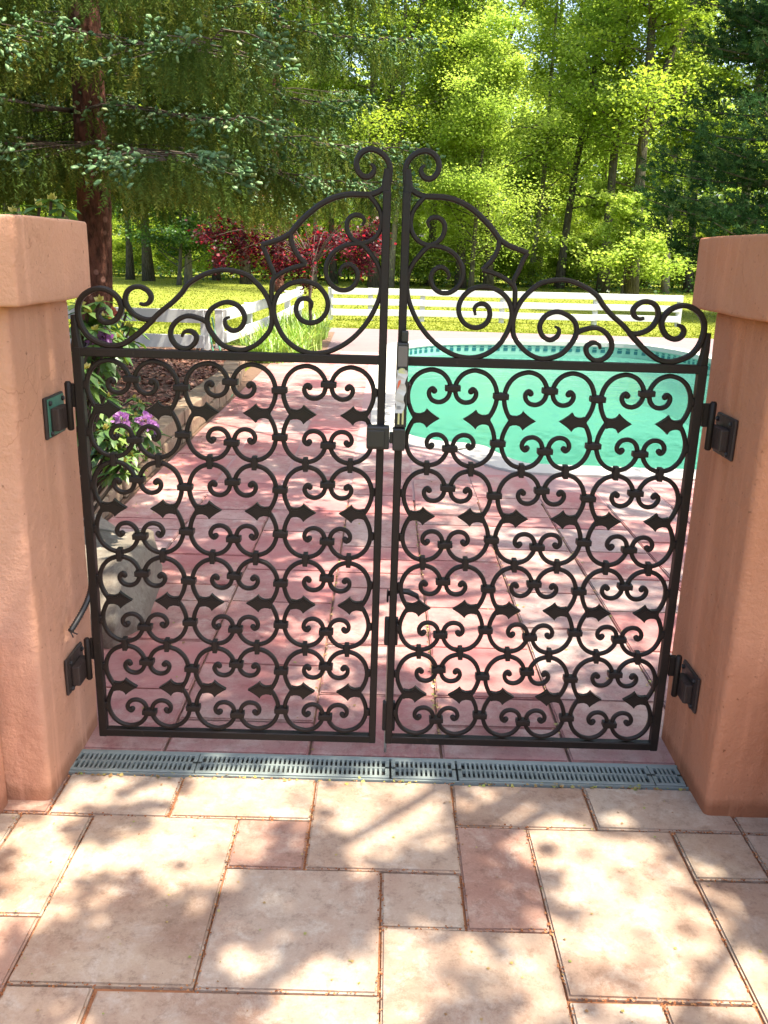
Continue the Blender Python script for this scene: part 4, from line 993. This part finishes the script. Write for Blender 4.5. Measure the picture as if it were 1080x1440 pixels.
# spruce: needled hanging twigs plus pale new shoots
def twig_template(L, n, nl, seed):
    rs = np.random.default_rng(seed); V, Fc = [], []
    for i in range(n):
        s = (i+.5)/n; a = rs.uniform(0, 2*PI); r = nl*(1-.35*s); d = np.array([math.cos(a), math.sin(a), .75]); d /= np.linalg.norm(d); p = np.array([.02*math.sin(3*s), 0, s])*L
        sd = np.cross(d, rs.normal(size=3)); sd /= np.linalg.norm(sd); k = len(V); V += [p-sd*r*.17, p+sd*r*.17, p+d*r]; Fc.append((k, k+1, k+2))
    return np.array(V), np.array(Fc)
HANG, HANG_F = twig_template(1.0, 26, .17, 1)
def shoot_template():
    V = [(0, 0, 0)]; n = 6
    for z, r in ((.25, .26), (.8, .24)): V += [(r*(1, .35)[k % 2]*math.cos(2*PI*k/n+z), r*(1, .35)[k % 2]*math.sin(2*PI*k/n+z), z+(.12, 0)[k % 2]) for k in range(n)]
    V.append((0, 0, 1.05)); F = []
    for k in range(n):
        j = (k+1) % n; F += [(0, 1+j, 1+k), (1+k, 1+j, 7+j), (1+k, 7+j, 7+k), (7+k, 7+j, 13)]
    return np.array(V), np.array(F)
SHOOT, SHOOT_F = shoot_template()
TUFT, TUFT_F = twig_template(1.0, 16, .46, 2)
def spruce(name, label, base, H, R0, zlow, levels, dens, trunk_r, seed, lean=(0, 0), zmax=None, mats=('needle_old', 'needle_new'), s_h=1.0, new=1.0, azr=None, dead=True, up_=.10):
    random.seed(seed); rs = np.random.default_rng(seed); t = empty(name, base); tag(t, label, 'tree')
    n = 14; pts = [Vector((lean[0]*H*i/n+.05*math.sin(i), lean[1]*H*i/n, H*i/n-.1)) for i in range(n+1)]
    tb = B()
    P2 = []; R2 = []
    for i in range(n):
        for k in range(3): P2.append(pts[i].lerp(pts[i+1], k/3)); R2.append(trunk_r*(1-.93*(i+k/3)/n)*(1.25 if i+k == 0 else 1))
    tb.tube(P2, R2, 16); tb.build('trunk', M['bark_red'], t, True)
    lb = B(); H_, HD, T_, TD = [], [], [], []
    for lv in range(levels):
        z = zlow+(H*.97-zlow)*((lv+.3)/levels)**1.35
        if zmax and z > zmax: dn = .35
        else: dn = 1
        R = R0*(1-(z-zlow)/(H-zlow))**.8; nb = 6
        tc_ = Vector((lean[0]*z, lean[1]*z, z))
        for b_ in range(nb):
            a = lv*1.1+2*PI*b_/nb+random.uniform(-.25, .25); L = R*random.uniform(.75, 1.08)
            d = Vector((math.cos(a), math.sin(a), 0)); q = []
            for i in range(9):
                s = i/8; q.append(tc_+d*L*s+Vector((0, 0, L*(up_*s-.42*s*s+.24*s**3.5)+random.gauss(0, .01)))+Vector((-d.y, d.x, 0))*L*.05*math.sin(s*4+a))
            lb.tube(q, [max(.004, trunk_r*.10*(1-s_/9)) for s_ in range(9)], 5, False)
            if azr and not azr(a): continue
            nsec = int(L*9*dens*dn)
            for j in range(nsec):
                s = .16+.84*(j+random.random())/nsec; i = min(7, int(s*8)); p = q[i].lerp(q[i+1], s*8-i); sg = random.choice((-1, 1))
                l2 = L*(.34*(1-s)+.10)*random.uniform(.6, 1.2); dd = (d*.62+Vector((-d.y, d.x, 0))*sg*.8+Vector((0, 0, random.uniform(-.22, .05)))).normalized()
                e = p+dd*l2+Vector((0, 0, -.10*l2))
                if dn == 1: lb.tube([p, p.lerp(e, .5)+Vector((0, 0, .02)), e], [.007, .005, .003], 3, False)
                m = max(2, int(l2*19*dens))
                for g in range(m):
                    u = (g+random.random())/m; c = p.lerp(e, u)
                    H_.append(c); HD.append((random.gauss(0, .25)+d.x*.25, random.gauss(0, .25)+d.y*.25, -1, random.uniform(.16, .42)*s_h))
                    if random.random() < .30*new*(s**1.5): T_.append(c+Vector((random.gauss(0, .02), random.gauss(0, .02), random.uniform(-.02, .03)))); TD.append((dd.x+random.gauss(0, .5), dd.y+random.gauss(0, .5), random.uniform(-.6, .3), random.uniform(.035, .07)))
                if random.random() < new:
                    for g in range(15): T_.append(e+Vector([random.gauss(0, .05) for _ in range(3)])); TD.append((dd.x+random.gauss(0, .6), dd.y+random.gauss(0, .6), random.uniform(-.9, .3), random.uniform(.04, .072)))
    lb.build('branches', M['twig'], t)['kind'] = 'stuff'
    def mk(nm, T, TF, Pl, Dl, mat, wd=1):
        P = np.array([tuple(v) for v in Pl]); D = np.array(Dl); m = len(P); S = D[:, 3]
        V, Fc, rd = scatter(T, TF, P, dir_mats(D[:, :3], rs), S, rs); link_mesh(nm, np_mesh(nm, V, Fc, rd), M[mat], t)['kind'] = 'stuff'; return len(Fc)
    a = mk('needles', HANG, HANG_F, H_, HD, mats[0]); b = mk('new_shoots', SHOOT, SHOOT_F, T_, TD, mats[1]); print(name, 'tris', a, b)
    return t
sb = at_y(120, 420, 9.0)
spruce('spruce_tree', 'large spruce with reddish brown trunk standing behind the left pillar', (sb.x, 9.0, .1), 13, 3.25, 2.2, 15, 1.15, .185, 3, (.055, .0), 4.3)
p = at_y(-45, 350, 11.8)
spruce('spruce_tree', 'second spruce farther back, mostly hidden behind the left pillar', (p.x, 11.8, .05), 14, 4.0, 2.6, 12, .75, .22, 4, (0, 0), 5.5)
p = px_xy(390, 33)
spruce('spruce_tree', 'third spruce at the edge of the lawn left of the red maple', (p[0], 33, -.05), 16, 4.6, 3.6, 9, .30, .22, 6, (0, 0), 9, s_h=1.8)
# white pine at the right
def pine(label, base, H, R0, zlow, seed):
    random.seed(seed); rs = np.random.default_rng(seed); t = empty('pine_tree', base); tag(t, label, 'tree')
    tb = B(); tb.tube([Vector((.03*math.sin(i), .03*math.cos(i*2), H*i/10-.1)) for i in range(11)], [.24*(1-.09*i) for i in range(11)], 10); tb.build('trunk', M['bark_grey'], t, True)
    lb = B(); P, D = [], []; z = zlow
    while z < H*.95:
        R = R0*(1-(z-zlow)/(H-zlow))**.6
        for b_ in range(6):
            a = random.uniform(0, 6.28); L = R*random.uniform(.7, 1.1); d = Vector((math.cos(a), math.sin(a), 0)); q = [Vector((0, 0, z))+d*L*s+Vector((0, 0, L*(-.12*s+.22*s*s))) for s in (0, .2, .4, .6, .8, 1)]
            lb.tube(q, [.05, .04, .03, .025, .018, .01], 5, False)
            for j in range(int(L*38)):
                s = random.uniform(.22, 1); i = min(4, int(s*5)); p_ = q[i].lerp(q[i+1], s*5-i); wd = L*.30*(1.15-s)
                c = p_+Vector((-d.y, d.x, 0))*random.gauss(0, wd)+Vector((0, 0, random.gauss(.06, .16))); P.append(tuple(c)); D.append((d.x*.6+random.gauss(0, .5), d.y*.6+random.gauss(0, .5), random.uniform(-.1, .7), random.uniform(.22, .40)))
        z += random.uniform(.38, .65)
    lb.build('branches', M['bark_grey'], t)['kind'] = 'stuff'
    P = np.array(P); D = np.array(D); V, Fc, rd = scatter(TUFT*np.array([.8, .8, .8]), TUFT_F, P, dir_mats(D[:, :3], rs), D[:, 3], rs)
    link_mesh('needles', np_mesh('needles', V, Fc, rd), M['needle_pine'], t)['kind'] = 'stuff'
p = px_xy(1105, 25); pine('dark blue green white pine rising behind the right pillar', (p[0], 25, -.05), 15, 4.2, 1.6, 41)

# shade tree whose crown overhangs the courtyard from the right (out of frame above)
bright = [(60, 1180, 62), (35, 1245, 38), (30, 1300, 30), (130, 1112, 34), (215, 1112, 30), (335, 1108, 58), (405, 1112, 50), (300, 1172, 66), (245, 1160, 36), (520, 1108, 52), (600, 1112, 40), (590, 1165, 44), (505, 1200, 40), (460, 1160, 26), (100, 1265, 22),
          (262, 1250, 36), (395, 1340, 44), (470, 1365, 60), (350, 1420, 70), (520, 1420, 50), (850, 1195, 56), (780, 1205, 34), (905, 1240, 50), (960, 1210, 30), (690, 1215, 34), (750, 1292, 30), (870, 1375, 115), (985, 1335, 70), (1040, 1395, 60),
          (800, 1255, 26), (945, 1290, 60), (1015, 1345, 60), (1060, 1420, 60), (700, 1095, 26), (760, 1150, 30), (600, 1395, 30), (690, 1370, 22), (560, 1310, 26), (880, 1175, 30), (930, 1190, 26), (320, 1085, 30), (480, 1085, 30), (1010, 1270, 30), (600, 1330, 22)]
BR = []
for (x_, y_, r_) in bright:
    c = at_z(x_, y_); dd = (c-Vector((0, 0, CH))).length; BR.append((c.x, c.y, r_/F_PX*dd))
sh = tag(empty('shade_tree', (5.2, 3.6, -.05)), 'leafy shade tree beyond the right garden wall, its crown reaching over the courtyard', 'tree'); so_ = sh.location
random.seed(17); rs = np.random.default_rng(17); ray = Vector((SUN.x/SUN.z, SUN.y/SUN.z, 1))
cl = []
def try_clump(gx, gy, r):
    z = random.uniform(4.3, 5.4); q = Vector((gx, gy, 0))+ray*z; cl.append((q.x, q.y, q.z, r))
for _ in range(1500):
    gx, gy = random.uniform(-1.5, 1.3), random.uniform(.2, 2.5)
    if all(math.hypot(gx-bx, gy-by) > br*1.0+.035 for bx, by, br in BR) and random.random() < .36: try_clump(gx, gy, random.uniform(.06, .10))
for _ in range(2600):
    gx, gy = random.uniform(-2.6, 1.25), random.uniform(2.5, 10.5)
    if gx > .1 and gy > 6.6: continue
    v = noise.noise(Vector((gx*1.5, gy*1.1, 3.3)))+.55*noise.noise(Vector((gx*4.2, gy*3.2, 8)))
    thr = .0 if gy < 5 else (.06 if gy < 7.2 else (.30 if gy < 8.0 else .02 if gy < 9.6 else .3))
    if gx > .35 and gy > 3.2: thr += .10
    if v > thr: try_clump(gx, gy, random.uniform(.08, .15))
for _ in range(500): cl.append((random.uniform(3.2, 8.0), random.uniform(-1, 8), random.uniform(4.2, 8.5), .3))
P = []; 
for (x_, y_, z_, r_) in cl: m = 34; P.append(np.array([x_, y_, z_])+rs.normal(size=(m, 3))*r_*.62)
P = np.concatenate(P)-np.array(so_); m = len(P); V, Fc, rd = scatter(LEAF_W, LEAF_F, P, rot_mats(m, (0, .9), rs), rs.uniform(.05, .085, m), rs)
link_mesh('crown', np_mesh('crown', V, Fc, rd), M['leaf_canopy'], sh)['kind'] = 'stuff'
tb = B(); tb.tube([Vector((0, 0, 0)), Vector((-.1, 0, 1.5)), Vector((-.3, 0, 3)), Vector((-.6, .1, 5)), Vector((-.8, .1, 8))], [.26, .2, .17, .13, .05], 12)
for k in range(16):
    c = random.choice(cl[:-500]); e = Vector(c[:3])-so_; s0 = Vector((-.3-.02*k, 0, 3+.15*k)); q = [s0, s0.lerp(e, .35)+Vector((0, 0, .5)), s0.lerp(e, .7)+Vector((0, 0, .4)), e]; tb.tube(c3(q, 4), [.055*(1-i/14) for i in range(13)], 6, False)
tb.build('trunk', M['bark_grey'], sh, True)
print('tris', sum(len(me.polygons) for me in bpy.data.meshes))
